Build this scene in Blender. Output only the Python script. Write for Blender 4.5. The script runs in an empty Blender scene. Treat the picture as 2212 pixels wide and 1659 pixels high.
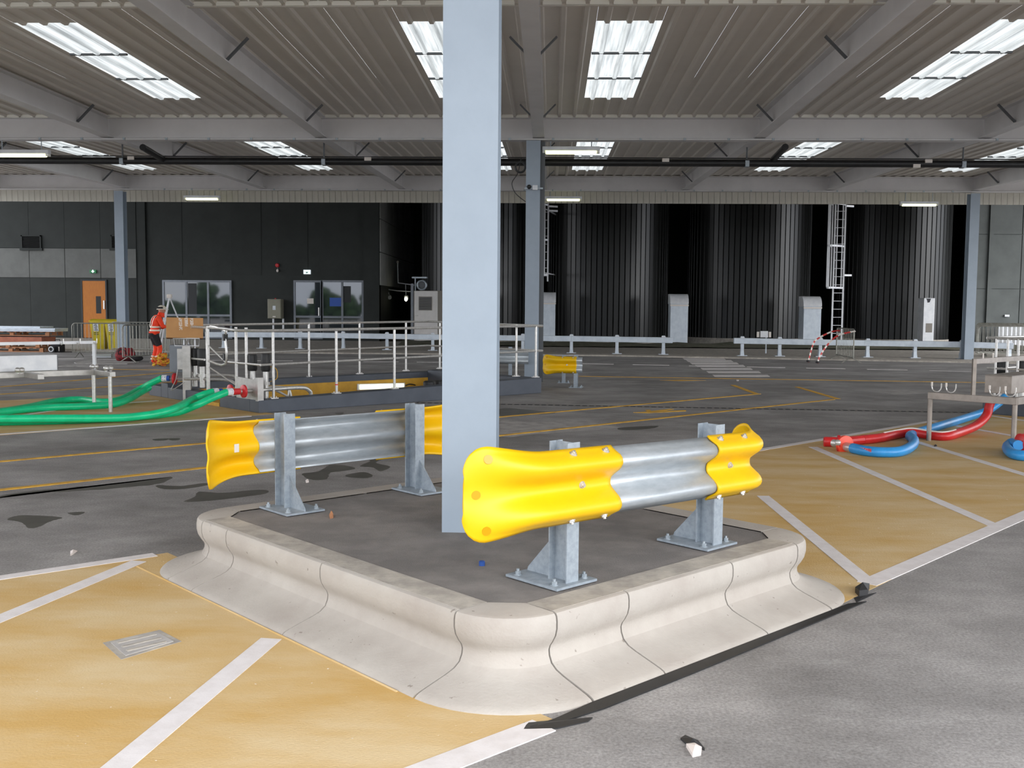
import bpy, bmesh, math, random
from mathutils import Vector, Matrix
random.seed(7)
SC = bpy.context.scene
COL = SC.collection
PI = math.pi

# ------------------------------------------------------------------ camera, sky, exposure
F = 2150.0                     # focal length in pixels of the 2212 x 1659 frame
H = 1.6                        # eye height
ROLL = 0.0105
_dy = Vector(((1191 - 1106) / F, -(670 - 829.5) / F, -1)).normalized()     # building axis seen by the camera
_up = Vector((math.sin(ROLL), math.cos(ROLL), 0))
_up = (_up - _dy * _up.dot(_dy)).normalized()
_dx = _dy.cross(_up)
CM = Matrix((_dx, _dy, _up))   # camera -> world
CP = Vector((0, 0, H))
cam = bpy.data.cameras.new('camera')
cam.sensor_fit = 'HORIZONTAL'
cam.sensor_width = 36
cam.lens = 36 * F / 2212
cam.clip_end = 500
co = bpy.data.objects.new('camera', cam)
COL.objects.link(co)
co.matrix_world = Matrix.Translation(CP) @ CM.to_4x4()
SC.camera = co

W = bpy.data.worlds.new('sky')
SC.world = W
W.use_nodes = True
_n = W.node_tree
_bg = _n.nodes['Background']
_tc = _n.nodes.new('ShaderNodeTexCoord')
_nz = _n.nodes.new('ShaderNodeTexNoise')
_nz.inputs['Scale'].default_value = 2.2
_nz.inputs['Detail'].default_value = 4
_cr = _n.nodes.new('ShaderNodeValToRGB')
_cr.color_ramp.elements[0].position = 0.3
_cr.color_ramp.elements[0].color = (0.80, 0.87, 1.0, 1)
_cr.color_ramp.elements[1].position = 0.7
_cr.color_ramp.elements[1].color = (1.0, 1.0, 1.0, 1)
_n.links.new(_tc.outputs['Generated'], _nz.inputs['Vector'])
_n.links.new(_nz.outputs['Fac'], _cr.inputs['Fac'])
_n.links.new(_cr.outputs['Color'], _bg.inputs['Color'])
_bg.inputs['Strength'].default_value = 2.0
_sun = bpy.data.lights.new('overcast_sun', 'SUN')
_sun.energy = 1.6
_sun.angle = math.radians(50)
_so = bpy.data.objects.new('overcast_sun', _sun)
COL.objects.link(_so)
_so.rotation_euler = Vector((0.85, -0.62, 0.50)).to_track_quat('Z', 'Y').to_euler()
SC.view_settings.view_transform = 'Standard'
SC.view_settings.look = 'None'
SC.view_settings.gamma = 1
SC.view_settings.use_curve_mapping = False
SC.view_settings.exposure = 0.82
SC.cycles.max_bounces = 10
SC.cycles.diffuse_bounces = 6
SC.cycles.glossy_bounces = 4
SC.cycles.use_denoising = True
SC.cycles.sample_clamp_indirect = 6

# ------------------------------------------------------------------ where things stand
S2 = 2 ** -0.5
U = Vector((S2, S2, 0))        # along the lanes
V = Vector((-S2, S2, 0))       # across the lanes


def ray(px, py):
    return CM @ Vector(((px - 1106) / F, -(py - 829.5) / F, -1))


def G(px, py, z=0.0):          # the place at height z
    r = ray(px, py)
    return CP + r * ((z - H) / r.z)


def PN(px, py, n, d):
    r = ray(px, py)
    return CP + r * ((d - CP.dot(n)) / r.dot(n))


def PV(px, py, v): return PN(px, py, V, v)
def PU(px, py, u): return PN(px, py, U, u)
def PY(px, py, y): return PN(px, py, Vector((0, 1, 0)), y)
def UV(u, v, z=0.0): return U * u + V * v + Vector((0, 0, z))


# ------------------------------------------------------------------ materials
def lin(c):
    c /= 255
    return c / 12.92 if c <= 0.04045 else ((c + 0.055) / 1.055) ** 2.4


def rgb(r, g, b): return (lin(r), lin(g), lin(b), 1)


MATS = {}


def mat(name, c, rough=0.6, metal=0.0, c2=None, scale=6.0, lo=0.4, hi=0.65, bump=0.0, bscale=60.0, spec=0.5, coat=0.0, stretch=None, detail=5, speck=None):
    m = bpy.data.materials.new(name)
    m.use_nodes = True
    nt = m.node_tree
    b = nt.nodes['Principled BSDF']
    b.inputs['Roughness'].default_value = rough
    b.inputs['Metallic'].default_value = metal
    b.inputs['Specular IOR Level'].default_value = spec
    b.inputs['Coat Weight'].default_value = coat
    b.inputs['Base Color'].default_value = c
    tc = nt.nodes.new('ShaderNodeTexCoord')
    src = tc.outputs['Object']
    if stretch:
        mp = nt.nodes.new('ShaderNodeMapping')
        mp.inputs['Scale'].default_value = stretch
        mp.inputs['Rotation'].default_value = (0, 0, 0)
        nt.links.new(src, mp.inputs['Vector'])
        src = mp.outputs['Vector']
    out = None
    if c2 is not None:
        n = nt.nodes.new('ShaderNodeTexNoise')
        n.inputs['Scale'].default_value = scale
        n.inputs['Detail'].default_value = detail
        n.inputs['Roughness'].default_value = 0.62
        r = nt.nodes.new('ShaderNodeValToRGB')
        r.color_ramp.elements[0].position = lo
        r.color_ramp.elements[0].color = c
        r.color_ramp.elements[1].position = hi
        r.color_ramp.elements[1].color = c2
        nt.links.new(src, n.inputs['Vector'])
        nt.links.new(n.outputs['Fac'], r.inputs['Fac'])
        out = r.outputs['Color']
        if speck is not None:
            n2 = nt.nodes.new('ShaderNodeTexNoise')
            n2.inputs['Scale'].default_value = speck[1]
            n2.inputs['Detail'].default_value = 2
            r2 = nt.nodes.new('ShaderNodeValToRGB')
            r2.color_ramp.elements[0].position = speck[2]
            r2.color_ramp.elements[0].color = (0, 0, 0, 1)
            r2.color_ramp.elements[1].position = speck[3]
            r2.color_ramp.elements[1].color = (speck[4],) * 3 + (1,)
            mx = nt.nodes.new('ShaderNodeMixRGB')
            mx.inputs['Color2'].default_value = speck[0]
            nt.links.new(tc.outputs['Object'], n2.inputs['Vector'])
            nt.links.new(n2.outputs['Fac'], r2.inputs['Fac'])
            nt.links.new(r2.outputs['Color'], mx.inputs['Fac'])
            nt.links.new(out, mx.inputs['Color1'])
            out = mx.outputs['Color']
        nt.links.new(out, b.inputs['Base Color'])
    if bump:
        n = nt.nodes.new('ShaderNodeTexNoise')
        n.inputs['Scale'].default_value = bscale
        n.inputs['Detail'].default_value = 4
        bp = nt.nodes.new('ShaderNodeBump')
        bp.inputs['Strength'].default_value = bump
        bp.inputs['Distance'].default_value = 0.01
        nt.links.new(tc.outputs['Object'], n.inputs['Vector'])
        nt.links.new(n.outputs['Fac'], bp.inputs['Height'])
        nt.links.new(bp.outputs['Normal'], b.inputs['Normal'])
    MATS[name] = m
    return m


def emit(name, c, s):
    m = bpy.data.materials.new(name)
    m.use_nodes = True
    b = m.node_tree.nodes['Principled BSDF']
    b.inputs['Base Color'].default_value = c
    b.inputs['Emission Color'].default_value = c
    b.inputs['Emission Strength'].default_value = s
    MATS[name] = m
    return m


def floor_material():
    """grey worn concrete: broad pale and dark drifts, tyre streaks along the lanes, fine grit"""
    m = bpy.data.materials.new('worn_concrete')
    m.use_nodes = True
    nt = m.node_tree
    L = nt.links
    b = nt.nodes['Principled BSDF']
    tc = nt.nodes.new('ShaderNodeTexCoord')

    def noise(scale, detail, rough, mapping=None):
        n = nt.nodes.new('ShaderNodeTexNoise')
        n.inputs['Scale'].default_value = scale
        n.inputs['Detail'].default_value = detail
        n.inputs['Roughness'].default_value = rough
        if mapping:
            mp = nt.nodes.new('ShaderNodeMapping')
            mp.inputs['Rotation'].default_value = (0, 0, mapping[0])
            mp.inputs['Scale'].default_value = mapping[1]
            L.new(tc.outputs['Object'], mp.inputs['Vector'])
            L.new(mp.outputs['Vector'], n.inputs['Vector'])
        else:
            L.new(tc.outputs['Object'], n.inputs['Vector'])
        return n.outputs['Fac']

    def ramp(fac, p0, c0, p1, c1):
        r = nt.nodes.new('ShaderNodeValToRGB')
        r.color_ramp.elements[0].position = p0
        r.color_ramp.elements[0].color = c0
        r.color_ramp.elements[1].position = p1
        r.color_ramp.elements[1].color = c1
        L.new(fac, r.inputs['Fac'])
        return r.outputs['Color']

    def mix(kind, fac, a, c):
        x = nt.nodes.new('ShaderNodeMixRGB')
        x.blend_type = kind
        x.inputs['Fac'].default_value = fac
        L.new(a, x.inputs['Color1'])
        L.new(c, x.inputs['Color2'])
        return x.outputs['Color']
    base = ramp(noise(0.7, 9, 0.66), 0.38, rgb(134, 131, 129), 0.66, rgb(172, 169, 167))
    streak = ramp(noise(1.0, 7, 0.68, (-PI / 4, (0.8, 1.5, 1))), 0.36, (0.76, 0.76, 0.76, 1), 0.64, (1.06, 1.06, 1.06, 1))
    c = mix('MULTIPLY', 0.9, base, streak)
    dust = ramp(noise(2.6, 8, 0.7, (0.3, (0.8, 1.3, 1))), 0.56, (0, 0, 0, 1), 0.74, (0.55, 0.55, 0.55, 1))
    x = nt.nodes.new('ShaderNodeMixRGB')
    x.inputs['Color2'].default_value = rgb(172, 170, 168)
    L.new(dust, x.inputs['Fac'])
    L.new(c, x.inputs['Color1'])
    c = x.outputs['Color']
    grit = ramp(noise(70, 3, 0.7), 0.35, (0.72, 0.72, 0.72, 1), 0.65, (1.2, 1.2, 1.2, 1))
    c = mix('MULTIPLY', 0.95, c, grit)
    L.new(c, b.inputs['Base Color'])
    rr = ramp(noise(0.8, 5, 0.6), 0.35, (0.55, 0.55, 0.55, 1), 0.65, (0.8, 0.8, 0.8, 1))
    L.new(rr, b.inputs['Roughness'])
    bp = nt.nodes.new('ShaderNodeBump')
    bp.inputs['Strength'].default_value = 0.25
    bp.inputs['Distance'].default_value = 0.006
    L.new(noise(55, 4, 0.7), bp.inputs['Height'])
    L.new(bp.outputs['Normal'], b.inputs['Normal'])
    b.inputs['Specular IOR Level'].default_value = 0.3
    MATS['floor'] = m


floor_material()
mat('buff', rgb(196, 160, 98), 0.8, c2=rgb(210, 187, 146), scale=1.3, lo=0.36, hi=0.66, bump=0.25, bscale=90, spec=0.25, stretch=(0.6, 1.5, 1), detail=10, speck=(rgb(236, 228, 214), 30, 0.735, 0.76, 0.7))
mat('white_paint', rgb(224, 219, 218), 0.7, c2=rgb(214, 208, 206), scale=9, bump=0.15, bscale=120, spec=0.3)
mat('yellow_paint', rgb(226, 176, 66), 0.7, c2=rgb(190, 146, 66), scale=5, spec=0.3)
mat('asphalt', rgb(122, 118, 115), 0.9, c2=rgb(140, 135, 131), scale=3.5, bump=0.5, bscale=180, spec=0.2, speck=(rgb(160, 155, 150), 160, 0.62, 0.72, 0.5))
mat('concrete', rgb(182, 176, 168), 0.85, c2=rgb(166, 158, 150), scale=2.6, lo=0.35, hi=0.7, bump=0.2, bscale=70, spec=0.25, detail=10, speck=(rgb(110, 100, 90), 26, 0.71, 0.76, 0.6))
mat('concrete_worn', rgb(158, 152, 144), 0.9, c2=rgb(186, 179, 168), scale=7, bump=0.2, bscale=80, spec=0.2, detail=8)
mat('wet', rgb(84, 82, 76), 0.45, c2=rgb(70, 68, 62), scale=4, spec=0.4)
mat('pale_stain', rgb(168, 164, 160), 0.8, c2=rgb(140, 137, 134), scale=5)
mat('galvanised', rgb(176, 184, 190), 0.42, 0.55, c2=rgb(150, 159, 166), scale=26, lo=0.35, hi=0.65, bump=0.05, bscale=120, detail=6)
mat('beam_galvanised', rgb(186, 192, 196), 0.42, 0.40, c2=rgb(166, 173, 178), scale=18, lo=0.35, hi=0.7, bump=0.04, bscale=90, detail=8, stretch=(0.6, 1, 2.5))
mat('post_galvanised', rgb(158, 167, 175), 0.5, 0.25, c2=rgb(140, 150, 159), scale=30, detail=6)
mat('yellow_plastic', rgb(236, 187, 6), 0.42, c2=rgb(232, 182, 5), scale=4, spec=0.4)
mat('reflector', rgb(214, 150, 0), 0.3)
mat('stainless', rgb(214, 212, 208), 0.32, 0.6, c2=rgb(196, 194, 190), scale=30)
mat('stainless_sheet', rgb(184, 181, 177), 0.4, 0.6, c2=rgb(164, 161, 157), scale=8)
mat('column_paint', rgb(154, 166, 178), 0.4, c2=rgb(149, 161, 173), scale=3, bump=0.03, bscale=60, spec=0.45)
mat('steel_paint', rgb(216, 214, 214), 0.5, c2=rgb(208, 206, 206), scale=1.5)
mat('deck_paint', rgb(216, 210, 202), 0.55, c2=rgb(208, 202, 194), scale=0.8)
mat('filler', rgb(240, 239, 230), 0.6)
mat('fascia_paint', rgb(206, 202, 190), 0.6, c2=rgb(192, 188, 176), scale=2)
mat('dark_steel', rgb(96, 99, 102), 0.5)
mat('black_pipe', rgb(26, 26, 27), 0.4, c2=rgb(36, 36, 36), scale=5)
mat('black_rubber', rgb(24, 24, 25), 0.5, c2=rgb(34, 34, 34), scale=10)
mat('dark_wall', rgb(54, 57, 55), 0.75, c2=rgb(48, 51, 49), scale=1.2, spec=0.3)
mat('dark_panel', rgb(50, 53, 51), 0.7, c2=rgb(45, 48, 46), scale=1.5, spec=0.3)
mat('band_wall', rgb(104, 105, 102), 0.75, c2=rgb(96, 97, 94), scale=2)
mat('side_wall', rgb(206, 208, 204), 0.6, c2=rgb(192, 194, 190), scale=1.5)
mat('right_wall', rgb(100, 104, 102), 0.75, c2=rgb(90, 94, 92), scale=1)
mat('tank_clad', rgb(20, 21, 20), 0.34, 0.0, c2=rgb(16, 17, 16), scale=2, spec=0.42)
mat('tank_core', rgb(10, 10, 10), 0.7)
mat('white_metal', rgb(224, 225, 227), 0.35, 0.1, c2=rgb(210, 212, 216), scale=5)
mat('floor_tinted_steel', rgb(158, 149, 140), 0.4, 0.5, c2=rgb(142, 134, 126), scale=8)  # stainless with the floor's brown reflection painted into its colour
mat('cool_metal', rgb(206, 214, 222), 0.38, 0.25, c2=rgb(190, 199, 209), scale=4)
mat('door_grey', rgb(216, 212, 208), 0.5, c2=rgb(208, 204, 200), scale=3)
mat('vent_grey', rgb(132, 126, 118), 0.6)
mat('cabinet', rgb(140, 137, 120), 0.5, c2=rgb(132, 129, 113), scale=3)
mat('timber_door', rgb(186, 110, 6), 0.55, c2=rgb(172, 98, 4), scale=6, stretch=(6, 6, 0.6))
mat('frame_alu', rgb(120, 124, 130), 0.45, 0.4, c2=rgb(112, 116, 122), scale=4)
mat('pit_grey', rgb(74, 80, 90), 0.55, c2=rgb(66, 72, 82), scale=3)
mat('pit_yellow', rgb(205, 158, 50), 0.65, c2=rgb(184, 140, 44), scale=4, detail=8)
mat('green_hose', rgb(14, 206, 142), 0.35, c2=rgb(12, 192, 130), scale=8)
mat('red_hose', rgb(212, 44, 46), 0.35, c2=rgb(196, 36, 38), scale=8)
mat('blue_hose', rgb(52, 152, 220), 0.35, c2=rgb(46, 140, 206), scale=8)
mat('blue_plastic', rgb(30, 80, 170), 0.4)
mat('red_plastic', rgb(206, 44, 50), 0.4)
mat('orange_ring', rgb(240, 74, 44), 0.4)
mat('label_red', rgb(190, 70, 84), 0.6, c2=rgb(214, 150, 158), scale=60, lo=0.55, hi=0.6)
mat('label_white', rgb(226, 230, 234), 0.6, c2=rgb(120, 140, 170), scale=40, lo=0.56, hi=0.6)
mat('cardboard', rgb(192, 144, 94), 0.85, c2=rgb(184, 136, 88), scale=4)
mat('cardboard_dark', rgb(160, 110, 80), 0.85)
mat('print_white', rgb(224, 216, 208), 0.7)
mat('print_dark', rgb(52, 52, 58), 0.7)
mat('wood', rgb(184, 130, 92), 0.8, c2=rgb(156, 106, 74), scale=5, stretch=(1, 8, 8))
mat('wood_red', rgb(176, 108, 84), 0.8, c2=rgb(152, 92, 72), scale=5)
mat('bin_yellow', rgb(206, 186, 36), 0.45, c2=rgb(192, 172, 30), scale=3)
mat('hi_vis', rgb(255, 72, 26), 0.7, c2=rgb(240, 60, 24), scale=12)
mat('reflective', rgb(244, 232, 214), 0.4)
mat('black_cloth', rgb(30, 28, 30), 0.85, c2=rgb(40, 36, 40), scale=14)
mat('skin', rgb(196, 140, 114), 0.55)
mat('helmet', rgb(222, 214, 196), 0.35)
mat('bag_red', rgb(140, 34, 40), 0.75, c2=rgb(70, 24, 30), scale=9, lo=0.5, hi=0.6)
mat('rope_yellow', rgb(214, 176, 40), 0.8, c2=rgb(206, 90, 44), scale=16, lo=0.48, hi=0.54)
mat('glass_dark', rgb(40, 46, 50), 0.03, 0.0, spec=0.95)
mat('vision_glass', rgb(24, 26, 26), 0.4, 0.0, spec=0.3)
mat('matt_dark', rgb(40, 42, 44), 0.6)
mat('exit_green', rgb(20, 130, 70), 0.5)
mat('cap_blue', rgb(40, 78, 150), 0.4)
mat('litter_white', rgb(226, 216, 210), 0.6)
mat('litter_black', rgb(40, 40, 42), 0.5)
mat('pale_lid', rgb(182, 178, 174), 0.75, c2=rgb(164, 160, 157), scale=9)
mat('drain_black', rgb(12, 12, 12), 0.8)
mat('soil', rgb(96, 92, 74), 0.95, c2=rgb(70, 74, 50), scale=3, lo=0.42, hi=0.6, bump=0.6, bscale=12, detail=9)
mat('leaf', rgb(66, 96, 46), 0.8, c2=rgb(42, 66, 32), scale=1.2)
mat('barrier_grey', rgb(150, 150, 142), 0.45, 0.5, c2=rgb(128, 126, 118), scale=10)
emit('tube_glow', (0.97, 1.0, 0.55, 1), 1.15)
emit('pit_glow', (0.97, 1.0, 0.72, 1), 0.8)
emit('lamp_glow', (1.0, 0.98, 0.72, 1), 5.0)
emit('exit_glow', (0.86, 0.95, 1.0, 1), 0.45)


def translucent(name, c, rough_c2):
    m = bpy.data.materials.new(name)
    m.use_nodes = True
    nt = m.node_tree
    for n in list(nt.nodes):
        if n.type == 'BSDF_PRINCIPLED':
            nt.nodes.remove(n)
    out = nt.nodes['Material Output']
    t = nt.nodes.new('ShaderNodeBsdfTranslucent')
    d = nt.nodes.new('ShaderNodeBsdfDiffuse')
    mx = nt.nodes.new('ShaderNodeMixShader')
    mx.inputs['Fac'].default_value = 0.25
    tc = nt.nodes.new('ShaderNodeTexCoord')
    mp = nt.nodes.new('ShaderNodeMapping')
    mp.inputs['Scale'].default_value = (22, 0.8, 1)
    n = nt.nodes.new('ShaderNodeTexNoise')
    n.inputs['Scale'].default_value = 1.0
    n.inputs['Detail'].default_value = 5
    r = nt.nodes.new('ShaderNodeValToRGB')
    r.color_ramp.elements[0].position = 0.3
    r.color_ramp.elements[0].color = rough_c2
    r.color_ramp.elements[1].position = 0.6
    r.color_ramp.elements[1].color = c
    nt.links.new(tc.outputs['Object'], mp.inputs['Vector'])
    nt.links.new(mp.outputs['Vector'], n.inputs['Vector'])
    nt.links.new(n.outputs['Fac'], r.inputs['Fac'])
    nt.links.new(r.outputs['Color'], t.inputs['Color'])
    nt.links.new(r.outputs['Color'], d.inputs['Color'])
    nt.links.new(t.outputs['BSDF'], mx.inputs[1])
    nt.links.new(d.outputs['BSDF'], mx.inputs[2])
    nt.links.new(mx.outputs['Shader'], out.inputs['Surface'])
    MATS[name] = m


translucent('rooflight', (0.40, 0.41, 0.395, 1), (0.24, 0.25, 0.245, 1))


def stripes(name, ca, cb, scale, axis=(1, 1, 1)):
    m = bpy.data.materials.new(name)
    m.use_nodes = True
    nt = m.node_tree
    b = nt.nodes['Principled BSDF']
    b.inputs['Roughness'].default_value = 0.5
    tc = nt.nodes.new('ShaderNodeTexCoord')
    mp = nt.nodes.new('ShaderNodeMapping')
    mp.inputs['Scale'].default_value = axis
    w = nt.nodes.new('ShaderNodeTexWave')
    w.inputs['Scale'].default_value = scale
    w.bands_direction = 'DIAGONAL'
    r = nt.nodes.new('ShaderNodeValToRGB')
    r.color_ramp.interpolation = 'CONSTANT'
    r.color_ramp.elements[0].color = ca
    r.color_ramp.elements[1].position = 0.5
    r.color_ramp.elements[1].color = cb
    nt.links.new(tc.outputs['Object'], mp.inputs['Vector'])
    nt.links.new(mp.outputs['Vector'], w.inputs['Vector'])
    nt.links.new(w.outputs['Fac'], r.inputs['Fac'])
    nt.links.new(r.outputs['Color'], b.inputs['Base Color'])
    MATS[name] = m


stripes('hazard_tape', rgb(206, 60, 56), rgb(236, 228, 220), 2.2)


# ------------------------------------------------------------------ mesh helpers
class MB:
    def __init__(self):
        self.v, self.f = [], []

    def add(self, vs, fs):
        k = len(self.v)
        self.v += [Vector(p) for p in vs]
        self.f += [tuple(i + k for i in f) for f in fs]
        return self

    def frame(self, c, ax, ay, az):     # box with half-axis vectors
        c, ax, ay, az = Vector(c), Vector(ax), Vector(ay), Vector(az)
        vs = [c + ax * i + ay * j + az * k for k in (-1, 1) for j in (-1, 1) for i in (-1, 1)]
        return self.add(vs, [(0, 2, 3, 1), (4, 5, 7, 6), (0, 1, 5, 4), (2, 6, 7, 3), (0, 4, 6, 2), (1, 3, 7, 5)])

    def box(self, c, s, rz=0.0):
        x = Vector((math.cos(rz), math.sin(rz), 0))
        y = Vector((-math.sin(rz), math.cos(rz), 0))
        return self.frame(c, x * s[0] / 2, y * s[1] / 2, Vector((0, 0, s[2] / 2)))

    def span(self, a, b):               # axis-aligned box between two corners
        a, b = Vector(a), Vector(b)
        d = b - a
        return self.box((a + b) / 2, (abs(d.x), abs(d.y), abs(d.z)))

    def bar(self, p, q, w, h, up=(0, 0, 1)):
        p, q = Vector(p), Vector(q)
        d = (q - p)
        n = d.normalized()
        u = Vector(up)
        s = n.cross(u)
        if s.length < 1e-4:
            s = n.cross(Vector((0, 1, 0)))
        s.normalize()
        u = s.cross(n)
        return self.frame((p + q) / 2, d / 2, s * w / 2, u * h / 2)

    def tube(self, pts, r, n=10, cap=True, closed=False):
        pts = [Vector(p) for p in pts]
        k = len(pts)
        rs = r if isinstance(r, (list, tuple)) else [r] * k
        rings = []
        ref = None
        for i, p in enumerate(pts):
            if closed:
                t = pts[(i + 1) % k] - pts[i - 1]
            else:
                t = pts[min(i + 1, k - 1)] - pts[max(i - 1, 0)]
            t.normalize()
            if ref is None:
                ref = Vector((0, 0, 1)) if abs(t.z) < 0.9 else Vector((1, 0, 0))
            a = (ref - t * ref.dot(t))
            if a.length < 1e-5:
                a = t.orthogonal()
            a.normalize()
            ref = a
            b = t.cross(a)
            rings.append([p + (a * math.cos(2 * PI * j / n) + b * math.sin(2 * PI * j / n)) * rs[i] for j in range(n)])
        vs = [x for g in rings for x in g]
        fs = []
        for i in range(k if closed else k - 1):
            for j in range(n):
                a, b = i * n + j, i * n + (j + 1) % n
                c, d = ((i + 1) % k) * n + (j + 1) % n, ((i + 1) % k) * n + j
                fs.append((a, b, c, d))
        if cap and not closed:
            fs.append(tuple(range(n - 1, -1, -1)))
            fs.append(tuple((k - 1) * n + j for j in range(n)))
        return self.add(vs, fs)

    def lathe(self, c, axis, prof, n=16):      # prof: (distance along axis, radius)
        c, axis = Vector(c), Vector(axis).normalized()
        return self.tube([c + axis * d for d, r in prof], [max(r, 1e-4) for d, r in prof], n)

    def prism(self, pts, h):            # polygon extruded by vector h
        pts = [Vector(p) for p in pts]
        h = Vector(h)
        n = len(pts)
        vs = pts + [p + h for p in pts]
        return self.add(vs, [tuple(range(n - 1, -1, -1)), tuple(range(n, 2 * n))] + [(i, (i + 1) % n, n + (i + 1) % n, n + i) for i in range(n)])

    def sheet(self, rows, closed=False):       # grid of points
        n = len(rows[0])
        vs = [p for r in rows for p in r]
        fs = []
        for i in range(len(rows) - 1):
            for j in range(n - 1):
                fs.append((i * n + j, i * n + j + 1, (i + 1) * n + j + 1, (i + 1) * n + j))
        return self.add(vs, fs)

    def ball(self, c, r, n=10, sx=1, sy=1, sz=1):
        c = Vector(c)
        vs = []
        m = n // 2 + 1
        for i in range(1, m):
            a = PI * i / m
            for j in range(n):
                b = 2 * PI * j / n
                vs.append(c + Vector((math.sin(a) * math.cos(b) * r * sx, math.sin(a) * math.sin(b) * r * sy, math.cos(a) * r * sz)))
        k = len(vs)
        vs += [c + Vector((0, 0, r * sz)), c - Vector((0, 0, r * sz))]
        fs = []
        for i in range(m - 2):
            for j in range(n):
                fs.append((i * n + j, i * n + (j + 1) % n, (i + 1) * n + (j + 1) % n, (i + 1) * n + j)[::-1])
        for j in range(n):
            fs.append((k, j, (j + 1) % n))
            fs.append((k + 1, (m - 2) * n + (j + 1) % n, (m - 2) * n + j))
        return self.add(vs, fs)

    def mesh(self, name, material, loc=Vector((0, 0, 0)), smooth=None):
        me = bpy.data.meshes.new(name)
        me.from_pydata([p - loc for p in self.v], [], self.f)
        me.update()
        bm = bmesh.new()
        bm.from_mesh(me)
        bmesh.ops.recalc_face_normals(bm, faces=bm.faces)
        bm.to_mesh(me)
        bm.free()
        me.materials.append(MATS[material])
        if smooth:
            me.shade_smooth()
            me.set_sharp_from_angle(angle=math.radians(smooth))
        return me

    def part(self, name, material, parent, smooth=None, bevel=0.0, label=None):
        """a mesh child of parent; vertices were given in world coordinates of an unrotated parent"""
        loc = base_of(parent)
        o = bpy.data.objects.new(name, self.mesh(name, material, loc, smooth))
        COL.objects.link(o)
        o.parent = parent
        if bevel:
            add_bevel(o, bevel)
        if label:
            o['label'] = label
        return o

    def thing(self, name, material, label, cat, loc=None, group=None, smooth=None, bevel=0.0, kind=None):
        loc = Vector(loc) if loc is not None else Vector((0, 0, 0))
        o = bpy.data.objects.new(name, self.mesh(name, material, loc, smooth))
        o.location = loc
        COL.objects.link(o)
        if bevel:
            add_bevel(o, bevel)
        tag(o, label, cat, group, kind)
        return o


def base_of(o):
    p = Vector((0, 0, 0))
    while o is not None:
        p = p + o.location
        o = o.parent
    return p


def add_bevel(o, w, seg=2):
    m = o.modifiers.new('bevel', 'BEVEL')
    m.width = w
    m.segments = seg
    m.limit_method = 'ANGLE'
    m.angle_limit = math.radians(40)


def tag(o, label=None, cat=None, group=None, kind=None):
    if label: o['label'] = label
    if cat: o['category'] = cat
    if group: o['group'] = group
    if kind: o['kind'] = kind
    return o


def thing(name, label, cat, loc, group=None):
    o = bpy.data.objects.new(name, None)
    o.empty_display_size = 0.1
    o.location = loc
    COL.objects.link(o)
    return tag(o, label, cat, group)


def copy_tree(o, parent=None):
    c = o.copy()
    COL.objects.link(c)
    if parent is not None:
        c.parent = parent
    for ch in list(o.children):
        copy_tree(ch, c)
    return c


def shared(name, me, parent, loc=(0, 0, 0), rz=0.0):
    o = bpy.data.objects.new(name, me)
    o.location = loc
    o.rotation_euler = (0, 0, rz)
    COL.objects.link(o)
    o.parent = parent
    return o


def smooth_path(pts, k=6):       # Catmull-Rom through points
    pts = [Vector(p) for p in pts]
    out = []
    n = len(pts)
    for i in range(n - 1):
        p0, p1, p2, p3 = pts[max(i - 1, 0)], pts[i], pts[i + 1], pts[min(i + 2, n - 1)]
        for j in range(k):
            t = j / k
            out.append(0.5 * ((2 * p1) + (p2 - p0) * t + (2 * p0 - 5 * p1 + 4 * p2 - p3) * t * t + (3 * p1 - p0 - 3 * p2 + p3) * t ** 3))
    out.append(pts[-1])
    return out


def hbeam(mb, p, q, depth, width, tf=0.012, tw=0.009, up=(0, 0, 1)):
    """I section from p to q; 'up' points from flange to flange"""
    p, q, up = Vector(p), Vector(q), Vector(up).normalized()
    n = (q - p).normalized()
    s = n.cross(up).normalized()
    c, h = (p + q) / 2, (q - p) / 2
    for k in (-1, 1):
        mb.frame(c + up * k * (depth / 2 - tf / 2), h, s * width / 2, up * tf / 2)
    mb.frame(c, h, s * tw / 2, up * (depth / 2 - tf))
    return mb


# ================================================================== THE SETTING
# floor with the hole of the service pit
PU0, PU1, PV0, PV1 = 7.66, 13.2, 13.98, 16.95        # clear opening of the pit in lane coordinates
fl = MB()
big = 90
us, vs_ = [-big, PU0, PU1, big], [-big, PV0, PV1, big]
for i in range(3):
    for j in range(3):
        if i == 1 and j == 1:
            continue
        fl.add([UV(us[i], vs_[j]), UV(us[i + 1], vs_[j]), UV(us[i + 1], vs_[j + 1]), UV(us[i], vs_[j + 1])], [(0, 1, 2, 3)])
floor = fl.thing('floor', 'floor', None, None, kind='structure')


def ground_poly(name, material, pts, h, parent=floor, z0=0.0, label=None):
    m = MB().prism([Vector((p[0], p[1], z0)) for p in pts], (0, 0, h))
    return m.part(name, material, parent, label=label)


LINE_N = [0]


def ground_line(name, material, a, b, w, h=0.004):
    LINE_N[0] += 1
    h = h + 0.00012 * LINE_N[0] if LINE_N[0] < 40 else h
    a, b = Vector((a[0], a[1], 0)), Vector((b[0], b[1], 0))
    d = (b - a).normalized()
    s = Vector((-d.y, d.x, 0)) * w / 2
    return ground_poly(name, material, [a + s, b + s, b - s, a - s], h)


# buff coloured bays
ground_poly('buff_paving', 'buff', [UV(-1.2, 2.62), UV(2.7, 2.62), UV(2.7, 6.22), UV(-1.2, 6.22)], 0.002)
ground_poly('buff_paving', 'buff', [UV(4.9, 2.70), UV(16.3, 3.62), UV(16.3, 6.55), UV(9.0, 6.38), UV(4.9, 6.30)], 0.002)
ground_poly('buff_paving', 'buff', [UV(2.0, 13.25), UV(7.55, 13.45), UV(7.6, 18.2), UV(2.0, 18.2)], 0.002)
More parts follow.
